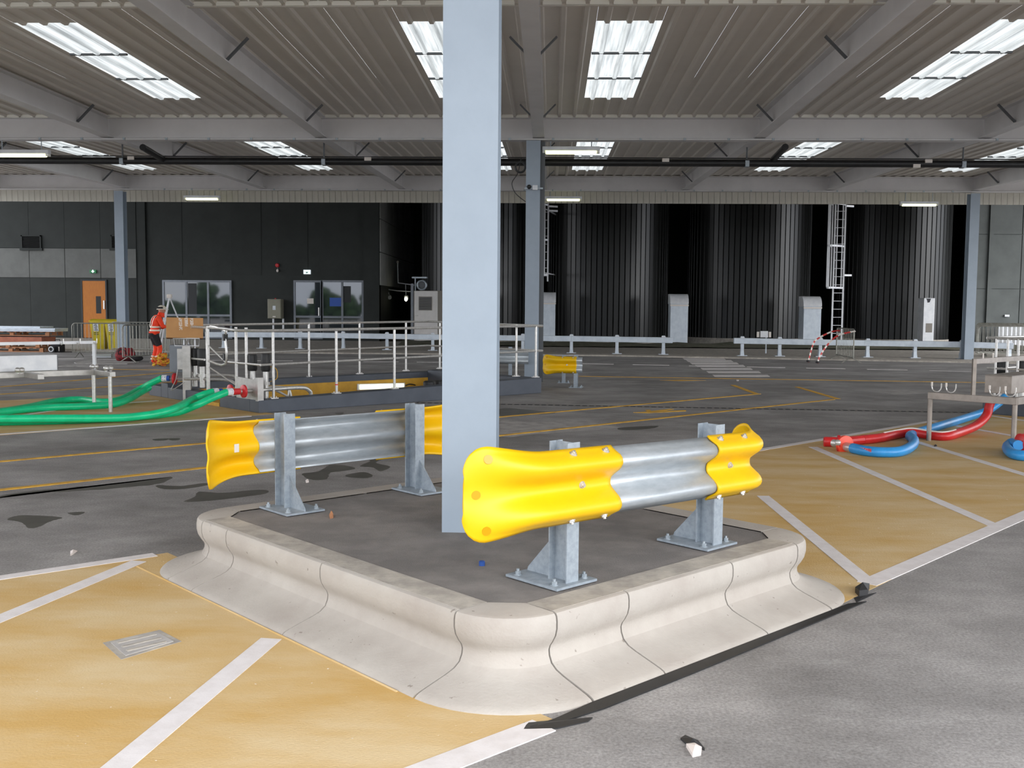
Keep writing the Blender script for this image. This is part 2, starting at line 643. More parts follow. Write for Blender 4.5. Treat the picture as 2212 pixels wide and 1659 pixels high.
# white lines round the bays and the hatching in them
LW = 0.105
for a, b, w in [
    (G(1175, 1568), G(790, 1716), 0.13),                       # front edge of the near bay
    (G(-60, 1258), G(335, 1199), 0.10),                        # far edge of the near bay
    (G(-40, 1354), G(300, 1213), LW), (G(215, 1690), G(586, 1381), LW),
    (G(1872, 1262), G(2330, 1062), 0.12),                      # right bay, near edge
    (G(1632, 974), G(2020, 909), 0.10),                        # right bay, far edge
    (G(1648, 1072), G(1872, 1256), LW), (G(1756, 966), G(2150, 1137), LW), (G(1950, 946), G(2300, 1052), LW), (G(2020, 912), G(2300, 962), LW),
    (G(2130, 897), G(2300, 922), 0.08),
    (G(-20, 940), G(540, 899), 0.10),                          # left bay by the pit
    (G(-20, 907), G(185, 877), 0.09), (G(180, 878), G(340, 866), 0.09),
]:
    ground_line('white_line', 'white_paint', a, b, w, 0.004)
# yellow lane lines
for a, b, w in [
    (G(-30, 1062), G(1800, 863), 0.085), (G(-30, 1000), G(1640, 851), 0.085),
    (G(1810, 862), G(1722, 836), 0.10), (G(1634, 851), G(1583, 832), 0.10),
    (G(0, 836), G(420, 800), 0.10), (G(0, 852), G(410, 823), 0.10),
    (G(1250, 813), G(2215, 828), 0.10), (G(240, 798), G(420, 800), 0.10),
]:
    ground_line('yellow_line', 'yellow_paint', a, b, w, 0.004)
# direction arrows painted in the lanes
for pts in ([(1368, 891.5), (1400, 889.5), (1482, 886.5), (1482, 888.5), (1402, 892.5)], [(1398, 889.6), (1448, 883.5), (1456, 884.5), (1412, 890.5)], [(1394, 886), (1404, 885.5), (1408, 890), (1399, 890.4)]):
    ground_poly('lane_arrow', 'yellow_paint', [G(*p) for p in pts], 0.004 + 0.0003 * len(pts))
ground_poly('lane_arrow', 'yellow_paint', [G(1425, 821.5), G(1470, 820.5), G(1525, 821.5), G(1470, 823)], 0.004)
# dashed road line, zebra crossing, edge of the road
for k in range(22):
    x = -17.0 + k * 1.62
    y = 29.98 - 0.197 * max(0, (x - 1)) + (0.02 * (x - 1) if x < 1 else 0)
    y2 = 29.98 - 0.197 * max(0, (x + 1.05 - 1))
    ground_line('road_dash', 'white_paint', (x, y), (x + 1.05, y2), 0.10)
for k, (xa, xb, y) in enumerate([(1476, 1566, 775), (1484, 1582, 779.5), (1492, 1594, 784.5), (1503, 1608, 790), (1515, 1624, 796.5), (1528, 1642, 803.5), (1541, 1661, 811.5)]):
    ground_poly('crossing_stripe', 'white_paint', [G(xa - 2, y - 1.6), G(xb - 3, y - 1.6), G(xb + 2, y + 2.2), G(xa + 3, y + 2.2)], 0.004)
m = MB()
m.prism([Vector((-30, 34.9, 0)), Vector((2, 34.95, 0)), Vector((9, 33.6, 0)), Vector((15, 32.3, 0)), Vector((30, 31.5, 0)), Vector((30, 46, 0)), Vector((-30, 48.7, 0))], (0, 0, 0.05))
m.part('far_pavement', 'concrete_worn', floor)
m = MB()
rows = []
for i in range(40):
    x = -6.5 + i * 0.75
    row = []
    for j in range(7):
        y = 42.0 + j * 0.85
        row.append(Vector((x, y, 0.05 + (0.10 + 0.16 * random.random()) * math.sin(PI * min(1, (j + 0.3) / 4)))))
    rows.append(row)
m.sheet(rows).part('verge_soil', 'soil', floor, smooth=60)


def blob(cx, cy, a, b, rot, n=18, j=0.28):
    out = []
    ph = random.random() * 6
    for i in range(n):
        t = 2 * PI * i / n
        k = 1 + j * math.sin(2 * t + ph) * 0.6 + j * (random.random() - 0.5)
        x, y = a * k * math.cos(t), b * k * math.sin(t)
        out.append(Vector((cx + x * math.cos(rot) - y * math.sin(rot), cy + x * math.sin(rot) + y * math.cos(rot), 0)))
    return out


def pix_poly(pts):
    g = [G(x, y) for x, y in pts]
    n = len(g)
    out = []
    for i in range(n):
        p0, p1, p2, p3 = g[i - 1], g[i], g[(i + 1) % n], g[(i + 2) % n]
        for j in range(6):
            t = j / 6
            q = 0.5 * ((2 * p1) + (p2 - p0) * t + (2 * p0 - 5 * p1 + 4 * p2 - p3) * t * t + (3 * p1 - p0 - 3 * p2 + p3) * t ** 3)
            k = (g[0] - g[n // 2]).length * 0.012
            out.append(q + Vector((random.uniform(-k, k), random.uniform(-k, k), 0)))
    return out


# wet patches standing on the concrete
for pts in [
    [(16, 1122), (40, 1114), (80, 1114), (134, 1118), (110, 1126), (84, 1138), (62, 1141), (46, 1128)],
    [(147, 1108), (182, 1106), (172, 1112), (158, 1113)],
    [(0, 1072), (60, 1062), (170, 1052), (260, 1045), (330, 1036), (372, 1030), (345, 1044), (280, 1052), (150, 1062), (50, 1066), (0, 1077)],
    [(340, 1048), (390, 1050), (440, 1044), (452, 1047), (400, 1056), (350, 1056)],
    [(430, 1062), (480, 1065), (560, 1058), (575, 1066), (470, 1080), (400, 1084), (420, 1074)],
    [(653, 1024), (690, 1018), (712, 1005), (745, 1006), (768, 1012), (738, 1018), (712, 1022), (705, 1035), (672, 1036)],
    [(748, 1026), (785, 1020), (805, 1027), (790, 1033), (755, 1031)],
    [(778, 1007), (800, 996), (790, 990), (826, 991), (812, 1000), (842, 1008), (822, 1018), (806, 1010)],
    [(330, 949), (362, 947), (358, 951), (338, 952)], [(366, 947), (388, 947), (384, 951), (368, 951)],
    [(724, 892), (742, 891), (738, 896), (728, 895)],
    [(1085, 882), (1150, 886), (1200, 892), (1150, 896), (1085, 900)],
    [(1340, 924), (1420, 920), (1400, 927), (1345, 929)],
]:
    ground_poly('wet_patch', 'wet', pix_poly(pts), 0.0015)
for pts in [
    [(1085, 909), (1150, 912), (1240, 908), (1315, 918), (1330, 924), (1250, 930), (1150, 938), (1085, 942)],
    [(1640, 985), (1760, 955), (1830, 950), (1700, 990)],
    [(1900, 845), (1960, 842), (2000, 848), (1930, 852)],
]:
    ground_poly('pale_patch', 'pale_stain', pix_poly(pts), 0.001)

# slot drain across the lanes
a, b = G(900, 870), G(2300, 895)
dr = MB().bar(Vector((a.x, a.y, 0.0)), Vector((b.x, b.y, 0.0)), 0.13, 0.004).part('slot_drain', 'drain_black', floor)
d = (b - a).normalized()
sm = MB().frame((0, 0, 0), d * 0.018, Vector((-d.y, d.x, 0)) * 0.06, (0, 0, 0.0015)).mesh('drain_bar', 'asphalt')
n = int((b - a).length / 0.115)
base = base_of(dr)
for i in range(min(n, 120)):
    shared('drain_bar', sm, dr, a + d * 0.115 * (i + 0.5) + Vector((0, 0, 0.0022)) - base)

# manhole lid let into the near bay
mc = [G(222, 1390), G(345, 1362), G(392, 1387), G(262, 1426)]
ground_poly('lid_surround', 'concrete_worn', mc, 0.004)
mi = [sum(mc, Vector()) / 4 + (p - sum(mc, Vector()) / 4) * 0.8 for p in mc]
lid = ground_poly('manhole_lid', 'pale_lid', mi, 0.004, z0=0.003)
c = sum(mi, Vector()) / 4
for k in (-0.6, 0, 0.6):
    e = (mi[3] - mi[0]) * 0.5
    l = (mi[1] - mi[0]) * 0.42
    MB().bar(c + e * k - l + Vector((0, 0, 0.008)), c + e * k + l + Vector((0, 0, 0.008)), 0.02, 0.004).part('lid_rib', 'concrete_worn', lid)

# ------------------------------------------------------------------ roof of the canopy
YG1, YG2, YF = 22.2, 34.2, 35.4        # girders and fascia
ZD = 5.80                               # underside of the deck over the first bay
SLOPE = 0.027
ceil = bpy.data.objects.new('ceiling', None)
COL.objects.link(ceil)
ceil['kind'] = 'structure'


def deck_z(y): return ZD if y <= YG1 else ZD + SLOPE * (y - YG1)


PW = 0.97                               # cover width of a sheet: three ribs
RP = PW / 3


def sheet_mesh(name, material, y0, y1):
    prof = []
    for k in range(3):
        x = -PW / 2 + RP * (k + 0.5)
        prof += [(x - RP / 2 + 0.001, 0.04), (x - 0.05, 0.04), (x - 0.028, 0), (x + 0.028, 0), (x + 0.05, 0.04)]
    prof.append((PW / 2, 0.04))
    rows = [[Vector((px, y, deck_z(y) + pz)) for px, pz in prof] for y in (y0, y1)]
    return MB().sheet(rows).mesh(name, material)


YSTART = -0.5
LIGHTS1 = {-9, -3, 0, 6}
LIGHTS2 = {-15, -9, -3, 0, 6, 12}
full1 = sheet_mesh('deck_sheet', 'deck_paint', YSTART, YG1)
full2 = sheet_mesh('deck_sheet', 'deck_paint', YG1, YF)
a1 = sheet_mesh('deck_sheet', 'deck_paint', YSTART, 15.0)
b1 = sheet_mesh('deck_sheet', 'deck_paint', 20.3, YG1)
a2 = sheet_mesh('deck_sheet', 'deck_paint', YG1, 25.4)
b2 = sheet_mesh('deck_sheet', 'deck_paint', 32.6, YF)
p1 = [sheet_mesh('rooflight_pane', 'rooflight', y0, y1) for y0, y1 in ((15.0, 16.74), (16.79, 18.52), (18.57, 20.3))]
p2 = [sheet_mesh('rooflight_pane', 'rooflight', y0, y1) for y0, y1 in ((25.4, 27.15), (27.2, 28.95), (29.0, 30.75), (30.8, 32.6))]
for k in range(-23, 23):
    x = 1.10 + PW * k
    if k in LIGHTS1:
        shared('deck_sheet', a1, ceil, (x, 0, 0)); shared('deck_sheet', b1, ceil, (x, 0, 0))
        f = MB()
        for y in (16.765, 18.545):
            f.span((x - PW / 2, y - 0.03, ZD + 0.005), (x + PW / 2, y + 0.03, ZD + 0.035))
        f = f.part('rooflight_bar', 'dark_steel', ceil)
        for p in p1: shared('rooflight_pane', p, ceil, (x, 0, 0))
    else:
        shared('deck_sheet', full1, ceil, (x, 0, 0))
    if k in LIGHTS2:
        shared('deck_sheet', a2, ceil, (x, 0, 0)); shared('deck_sheet', b2, ceil, (x, 0, 0))
        f = MB()
        for y in (27.175, 28.975, 30.775):
            f.span((x - PW / 2, y - 0.03, deck_z(y) + 0.005), (x + PW / 2, y + 0.03, deck_z(y) + 0.035))
        f.part('rooflight_bar', 'dark_steel', ceil)
        for p in p2: shared('rooflight_pane', p, ceil, (x, 0, 0))
    else:
        shared('deck_sheet', full2, ceil, (x, 0, 0))
# profile fillers at girder and front trim, leaking daylight painted in as white
fm = MB().box((0, 0, 0), (RP - 0.06, 0.05, 0.06)).mesh('profile_filler', 'filler')
for k in range(-60, 60):
    x = 1.10 + RP * k + RP / 2
    shared('profile_filler', fm, ceil, (x, YG1 - 0.16, ZD + 0.009))
    if abs(k) < 36:
        shared('profile_filler', fm, ceil, (x, 14.0, ZD + 0.003))
MB().span((-21, 14.03, ZD - 0.03), (21, 14.08, ZD + 0.0)).part('trim_bar', 'deck_paint', ceil)
# girders
for y, zt in ((6.35, ZD), (YG1, ZD), (YG2, deck_z(YG2))):
    g = hbeam(MB(), (-22, y, zt - 0.25), (22, y, zt - 0.25), 0.49, 0.26, 0.022, 0.012).part('girder', 'steel_paint', ceil)
    if y > 10:
        MB().tube([(-22, y - 0.15, zt - 0.485), (22, y - 0.15, zt - 0.485)], 0.016, 6).part('conduit', 'steel_paint', g)
        for k in range(-14, 15):
            MB().box((k * 0.95, y - 0.16, zt - 0.485), (0.05, 0.045, 0.05)).part('conduit_clip', 'galvanised', g)
# rafters
RX = [-0.32 + 4.8 * k for k in range(-4, 5)]
for x in RX:
    for (y0, y1, braces) in ((YSTART, YG1 - 0.02, (15.65, 20.7)), (YG1 + 0.1, YG2 - 0.02, (26.0, 32.4))):
        z0, z1 = deck_z(y0) - 0.22, deck_z(y1) - 0.22
        r = hbeam(MB(), (x, y0, z0), (x, y1, z1), 0.44, 0.25, 0.018, 0.010).part('rafter', 'steel_paint', ceil)
        for yb in braces:
            zb = deck_z(yb)
            for s in (-1, 1):
                MB().bar((x + s * 0.02, yb, zb - 0.36), (x + s * 0.36, yb + 0.02, zb - 0.01), 0.07, 0.03).part('fly_brace', 'dark_steel', r)
# fascia boards beyond the second girder; unseen slab added to keep the tanks dark
fpm = MB().box((0, 0, 0), (0.195, 0.06, 0.62)).mesh('fascia_board', 'fascia_paint')
for k in range(-100, 100):
    shared('fascia_board', fpm, ceil, (k * 0.205, YF, 5.66))
MB().span((-24, YF + 0.04, 5.40), (24, YF + 0.10, 9.6)).part('fascia_backing', 'dark_wall', ceil)
MB().span((-30, YF + 0.1, 9.5), (30, 62, 9.7)).part('tank_shade_slab', 'dark_wall', ceil)

# ------------------------------------------------------------------ walls far behind
YW = 48.8
XL = PY(820, 600, YW).x
wl = MB().span((-40, YW, 0), (XL, YW + 0.3, 9.5)).thing('wall_left', 'dark_wall', None, None, kind='structure')
xb = PY(296, 600, YW).x
zb0, zb1 = PY(150, 600, YW).z, PY(150, 537, YW).z
for x0 in [xb - 1.8 * k for k in range(1, 9)]:
    MB().span((x0 + 0.01, YW - 0.05, zb0), (x0 + 1.79, YW, zb1)).part('band_panel', 'band_wall', wl, bevel=0.01)
for k in range(0, 9):
    x0 = xb - 1.8 * (k + 1)
    if k < 8:
        MB().span((x0 + 0.006, YW - 0.03, zb1 + 0.02), (x0 + 1.794, YW, 6.8)).part('wall_panel', 'dark_panel', wl)
        MB().span((x0 + 0.006, YW - 0.03, 0.1), (x0 + 1.794, YW, zb0 - 0.02)).part('wall_panel', 'dark_panel', wl)
MB().span((xb + 0.15, YW - 0.12, 0), (xb + 0.5, YW, 8)).part('pilaster', 'dark_panel', wl)
x = PY(806, 600, YW).x
MB().span((x - 0.45, YW - 0.15, 0), (x + 0.32, YW, 9)).part('pilaster', 'dark_panel', wl)
for x0 in [PY(p, 600, YW).x for p in (330, 500, 600)]:
    MB().span((x0, YW - 0.015, 3.2), (x0 + 1.5, YW, 8.5)).part('wall_panel', 'dark_panel', wl)
# pale side wall running back beside the tanks
ws = MB().span((XL - 0.3, YW, 0), (XL, 61, 9.5)).thing('wall_side', 'dark_wall', None, None, kind='structure')
for i in range(6):
    for j in range(4):
        y0, z0 = YW + 0.02 + i * 2.0, 2.75 + j * 1.62
        MB().span((XL, y0 + 0.02, z0 + 0.02), (XL + 0.05, y0 + 1.98, z0 + 1.60)).part('wall_panel', 'side_wall', ws)
wb = MB().span((-30, 61, 0), (30, 61.3, 9.5)).thing('wall_back', 'dark_wall', None, None, kind='structure')
XR = PY(2090, 600, 49).x
wr = MB().span((XR, 49, 0), (30, 49.3, 9.5)).span((29.7, 49.3, 0), (30, 61, 9.5)).thing('wall_right', 'right_wall', None, None, kind='structure')  # second span is an unseen return, added to keep side light out
for k in range(4):
    for j in range(3):
        MB().span((XR + 0.1 + k * 2.4, 48.95, 0.2 + 2.6 * j), (XR + 2.46 + k * 2.4, 49, 2.76 + 2.6 * j)).part('wall_panel', 'right_wall', wr)
MB().span((XR + 0.9, 48.85, 0), (XR + 1.1, 48.95, 8)).part('wall_seam', 'right_wall', wr)


def wall_px(p): return PY(p[0], p[1], YW)


def glazing(name, x0, y0, x1, y1, cols, rows):
    """window in the left wall, corners and bars given in the photograph"""
    a, b = PY(x0, y1, YW), PY(x1, y0, YW)
    X0, X1, Z0, Z1 = a.x, b.x, a.z, b.z
    w = bpy.data.objects.new(name, None)
    w.location = (X0, YW, Z0)
    COL.objects.link(w)
    w['kind'] = 'structure'
    xs = [X0] + [PY(c, 650, YW).x for c in cols] + [X1]
    zs = [Z0] + [PY((x0 + x1) / 2, r, YW).z for r in rows] + [Z1]
    f = MB()
    for x in xs:
        f.span((x - 0.05, YW - 0.10, Z0), (x + 0.05, YW, Z1))
    f.part('frame_upright', 'frame_alu', w)
    f = MB()
    for z in zs:
        f.span((X0 - 0.05, YW - 0.09, z - 0.05), (X1 + 0.05, YW, z + 0.05))
    f.part('frame_bar', 'frame_alu', w)
    for i in range(len(xs) - 1):
        for j in range(len(zs) - 1):
            MB().span((xs[i] + 0.05, YW - 0.06, zs[j] + 0.05), (xs[i + 1] - 0.05, YW - 0.03, zs[j + 1] - 0.05)).part('pane', 'glass_dark', w)
    return w, X0, X1, Z0, Z1


w1 = glazing('window_1', 356, 608, 499, 728, (404, 451), (681,))
MB().span((PY(405, 650, YW).x + 0.06, YW - 0.07, PY(405, 680, YW).z), (PY(426, 650, YW).x, YW - 0.06, PY(405, 612, YW).z)).part('dark_inset', 'matt_dark', w1[0])  # dark sheet painting the unlit interior behind the pane
w2 = glazing('window_2', 697, 608, 784, 728, (740,), (685,))
p = PY(752, 650, YW)
MB().span((p.x - 0.25, YW - 0.065, 1.9), (p.x + 0.15, YW - 0.055, 2.7)).part('dark_inset', 'matt_dark', w2[0])
p = PY(725, 652, YW)
MB().span((p.x - 0.28, YW - 0.068, p.z - 0.22), (p.x + 0.32, YW - 0.06, p.z + 0.2)).part('poster', 'blue_plastic', w2[0])
d1 = glazing('door_1', 638, 608, 695, 730, (), (684,))
p = PY(671, 650, YW)
MB().span((p.x - 0.16, YW - 0.07, p.z - 0.14), (p.x + 0.16, YW - 0.06, p.z + 0.12)).part('notice', 'print_white', d1[0])
p = PY(690, 673, YW)
MB().span((p.x - 0.03, YW - 0.16, p.z - 0.2), (p.x + 0.03, YW - 0.10, p.z + 0.2)).part('door_handle', 'stainless', d1[0])
# orange timber door
d2 = bpy.data.objects.new('door_2', None)
a, b = PY(181, 735, YW), PY(230, 607, YW)
d2.location = (a.x, YW, 0)
COL.objects.link(d2)
d2['kind'] = 'structure'
MB().span((a.x - 0.05, YW - 0.10, 0.05), (a.x + 0.03, YW, b.z + 0.06)).part('door_frame', 'matt_dark', d2)
MB().span((b.x - 0.03, YW - 0.10, 0.05), (b.x + 0.05, YW, b.z + 0.06)).part('door_frame', 'matt_dark', d2)
MB().span((a.x + 0.03, YW - 0.10, b.z), (b.x - 0.03, YW, b.z + 0.06)).part('door_frame', 'matt_dark', d2)
lf = MB().span((a.x + 0.03, YW - 0.08, 0.06), (b.x - 0.03, YW - 0.04, b.z)).part('door_leaf', 'timber_door', d2)
q0, q1 = PY(209.5, 677, YW), PY(219.5, 640, YW)
MB().span((q0.x, YW - 0.085, q0.z), (q1.x, YW - 0.075, q1.z)).part('vision_panel', 'vision_glass', lf)
q = PY(227, 658, YW)
MB().span((q.x - 0.03, YW - 0.14, q.z - 0.22), (q.x + 0.03, YW - 0.08, q.z + 0.2)).part('door_handle', 'stainless', lf)

# wall louvres
for (x0, x1, nm) in ((50.6, 88, 'left'), (244, 262, 'right')):
    a, b = PY(x0, 536, YW), PY(x1, 511, YW)
    t = thing('wall_louvre', 'dark square louvre in the wall above the pale band, ' + ('at the far left' if nm == 'left' else 'half hidden behind the left column'), 'vent', ((a.x + b.x) / 2, YW - 0.06, a.z))
    fr = MB()
    fr.span((a.x - 0.06, YW - 0.12, a.z - 0.06), (a.x, YW - 0.052, b.z + 0.06)).span((b.x, YW - 0.12, a.z - 0.06), (b.x + 0.06, YW - 0.052, b.z + 0.06))
    fr.span((a.x - 0.06, YW - 0.12, b.z), (b.x + 0.06, YW - 0.052, b.z + 0.06)).span((a.x - 0.12, YW - 0.14, a.z - 0.12), (b.x + 0.12, YW - 0.052, a.z))
    fr.part('frame', 'dark_panel', t)
    for k in range(8):
        z = a.z + (b.z - a.z) * (k + 0.5) / 8
        MB().frame(((a.x + b.x) / 2, YW - 0.085, z), ((b.x - a.x) / 2, 0, 0), (0, 0.03, 0.02), (0, -0.003, 0.004)).part('slat', 'tank_core', t)

# ------------------------------------------------------------------ steel columns
def column(label, cx, cy, z0, z1, w=0.31, m='column_paint', downpipe=False):
    t = thing('steel_column', label, 'column', (cx, cy, z0))
    f = MB().span((cx - w / 2, cy - w / 2, z0), (cx + w / 2, cy - w / 2 + 0.02, z1)).part('front_flange', m, t)
    MB().span((cx - w / 2, cy + w / 2 - 0.02, z0), (cx + w / 2, cy + w / 2, z1)).part('rear_flange', m, t)
    MB().span((cx - 0.007, cy - w / 2 + 0.02, z0), (cx + 0.007, cy + w / 2 - 0.02, z1)).part('web', m, t)
    if downpipe:
        MB().span((cx + w / 2 - 0.01, cy + 0.02, z0), (cx + w / 2 + 0.10, cy + 0.14, z1)).part('downpipe', 'dark_steel', t)
    return t


K = 0.325
# ------------------------------------------------------------------ the kerbed island
isl = thing('kerb_island', 'raised concrete kerb island with dark asphalt top carrying the central column', 'traffic island', UV(3.9, 4.4, 0))
IU0, IU1, IV0, IV1, CC = 2.825, 4.95, 3.08, 5.70, 0.12
PROF = [(0, .325), (.165, .325), (.178, .320), (.186, .308), (.189, .288), (.189, .255), (.182, .225), (.165, .195), (.150, .175), (.143, .155), (.146, .130), (.160, .100), (.190, .078), (.235, .062), (.30, .044), (.37, .024), (.395, .014), (.405, .004), (.406, 0)]
m = MB().prism([UV(IU0 + CC, IV0, 0), UV(IU1 - CC, IV0, 0), UV(IU1, IV0 + CC, 0), UV(IU1, IV1 - CC, 0), UV(IU1 - CC, IV1, 0), UV(IU0 + CC, IV1, 0), UV(IU0, IV1 - CC, 0), UV(IU0, IV0 + CC, 0)], (0, 0, K - 0.006))
m.part('asphalt_top', 'asphalt', isl)


def kerb_run(a, b, o, material='concrete', top=None):
    """straight kerb block from a to b (lane coordinates), profile pushed out along o"""
    g = 0.0045
    a, b, o = Vector(a), Vector(b), Vector(o)
    d = (b - a).normalized() * g
    rows = []
    for e in (a + d, b - d):
        rows.append([UV(e.x + o.x * w, e.y + o.y * w, z) for w, z in PROF] + [UV(e.x, e.y, 0)])
    m = MB().sheet(rows)
    n = len(PROF) + 1
    m.f += [tuple(range(n)), tuple(range(2 * n - 1, n - 1, -1))]
    return m.part('kerb_block', material, isl, smooth=28)


def kerb_corner(c, a0, material='concrete'):
    """quadrant block turning about c"""
    n = 12
    rows = []
    for i in range(n + 1):
        t = a0 + (PI / 2) * (0.011 + 0.978 * i / n)
        rows.append([UV(c[0] + math.cos(t) * (CC + w), c[1] + math.sin(t) * (CC + w), z) for w, z in PROF] + [UV(c[0] + math.cos(t) * CC, c[1] + math.sin(t) * CC, 0)])
    # straight chamfer at the inner edge
    for i, r in enumerate(rows):
        f = i / n
        p = rows[0][0].lerp(rows[n][0], f)
        r[0] = p
        r[-1] = Vector((p.x, p.y, 0))
    m = MB().sheet(rows)
    k = len(PROF) + 1
    m.f += [tuple(range(k)), tuple(n * k + k - 1 - j for j in range(k))]
    return m.part('kerb_corner_block', material, isl, smooth=28)


def runs(cuts): return list(zip(cuts[:-1], cuts[1:]))


for v0, v1 in runs([IV0 + CC, 4.26, 5.27, IV1 - CC]):
    kerb_run((IU0, v0), (IU0, v1), (-1, 0))
for u0, u1 in runs([IU0 + CC, 3.41, 4.22, IU1 - CC]):
    kerb_run((u0, IV0), (u1, IV0), (0, -1))
for v0, v1 in runs([IV0 + CC, 4.1, 5.0, IV1 - CC]):
    kerb_run((IU1, v0), (IU1, v1), (1, 0))
for u0, u1 in runs([IU0 + CC, 3.9, IU1 - CC]):
    kerb_run((u0, IV1), (u1, IV1), (0, 1))
kerb_corner((IU0 + CC, IV0 + CC), PI)
kerb_corner((IU1 - CC, IV0 + CC), 1.5 * PI)
kerb_corner((IU1 - CC, IV1 - CC), 0)
kerb_corner((IU0 + CC, IV1 - CC), 0.5 * PI)
# scuffed grey tops of the straight blocks: a worn skin where wheels have rubbed
for (a, b, o) in (((IU0, IV0 + CC), (IU0, IV1 - CC), (-1, 0)), ((IU0 + CC, IV0), (IU1 - CC, IV0), (0, -1))):
    q = [UV(a[0] + o[0] * .004, a[1] + o[1] * .004), UV(b[0] + o[0] * .004, b[1] + o[1] * .004), UV(b[0] + o[0] * .155, b[1] + o[1] * .155), UV(a[0] + o[0] * .155, a[1] + o[1] * .155)]
    MB().prism([Vector((p.x, p.y, K)) for p in q], (0, 0, 0.0012)).part('worn_top', 'concrete_worn', isl)
# paint seam and black strip round the foot, its shadowed gap painted in
seam = [UV(2.41, v) for v in (6.0, 5.3, 4.6, 3.9, 3.3)]
MB().tube([p + Vector((0, 0, 0.001)) for p in seam], 0.007, 5).part('paint_seam', 'buff', isl)
t = MB()
q = [UV(2.93, 2.675), UV(5.0, 2.675), UV(5.12, 2.63), UV(4.2, 2.612), UV(3.5, 2.60), UV(2.93, 2.60), UV(2.66, 2.625), UV(2.58, 2.67), UV(2.7, 2.66)]
t.prism([p + Vector((0, 0, 0.001)) for p in q], (0, 0, 0.006)).part('dark_foot_strip', 'black_rubber', isl)

column('tall blue-grey steel column rising from the kerbed island in the middle', -0.462, 5.79, K - 0.006, 5.30)
cx2 = PY(1149, 700, YG1).x
column('second blue-grey steel column, behind the pit railing, right of the central one', cx2, YG1, 0, 5.29, downpipe=True)
p = PY(263.5, 600, YG2)
column('slender far column at the left, behind the man in orange', p.x, YG2, 0, 5.58)
p = PY(2096, 600, YG2)
column('slender far column at the right, behind the box-beam barrier', p.x, YG2, 0, 5.58)


# ------------------------------------------------------------------ corrugated crash barriers
WP = [(.162, 0), (.143, -.022), (.131, -.055), (.117, -.074), (.098, -.081), (.082, -.078), (.064, -.062), (.044, -.034), (.028, -.012), (.014, -.004), (0, -.003)]
WP = WP + [(-z, y) for z, y in WP[-2::-1]]


def w_offset(z):
    z = max(-.162, min(.162, z))
    for (z0, y0), (z1, y1) in zip(WP[:-1], WP[1:]):
        if z1 <= z <= z0:
            return y0 + (y1 - y0) * (z0 - z) / max(z0 - z1, 1e-6)
    return 0


ZB = 0.475         # beam centre above the island


def solid(o, t, off=0):
    m = o.modifiers.new('thickness', 'SOLIDIFY')
    m.thickness = t
    m.offset = off


def local_part(mb, name, material, parent, smooth=None, bevel=0.0, label=None):
    o = bpy.data.objects.new(name, mb.mesh(name, material, Vector((0, 0, 0)), smooth))
    COL.objects.link(o)
    o.parent = parent
    if bevel: add_bevel(o, bevel)
    if label: o['label'] = label
    return o


def nut(c, n, r=0.017, h=0.012, washer=True):
    m = MB()
    c, n = Vector(c), Vector(n)
    if washer:
        m.tube([c, c + n * 0.004], r * 1.35, 14)
    m.tube([c + n * 0.003, c + n * (0.003 + h)], r, 6)
    m.tube([c + n * (0.003 + h), c + n * (0.006 + h * 1.5)], r * 0.55, 8)
    return m


def barrier_post(parent, x, h=0.66):
    p = local_part(hbeam(MB(), (x, 0.06, 0.012), (x, 0.06, h), 0.12, 0.08, 0.008, 0.006, up=(0, 1, 0)), 'post', 'post_galvanised', parent)
    local_part(MB().box((x, 0.14, 0.006), (0.27, 0.345, 0.012)), 'base_plate', 'post_galvanised', p)
    local_part(MB().prism([(x - 0.004, 0.12, 0.012), (x - 0.004, 0.30, 0.012), (x - 0.004, 0.295, 0.03), (x - 0.004, 0.12, 0.215)], (0.008, 0, 0)), 'gusset', 'post_galvanised', p)
    for sx, sy in ((-0.1, 0.02), (0.1, 0.02), (-0.1, 0.265), (0.1, 0.265)):
        local_part(nut((x + sx, sy, 0.012), (0, 0, 1), 0.014, 0.016), 'anchor_bolt', 'galvanised', p)
    return p


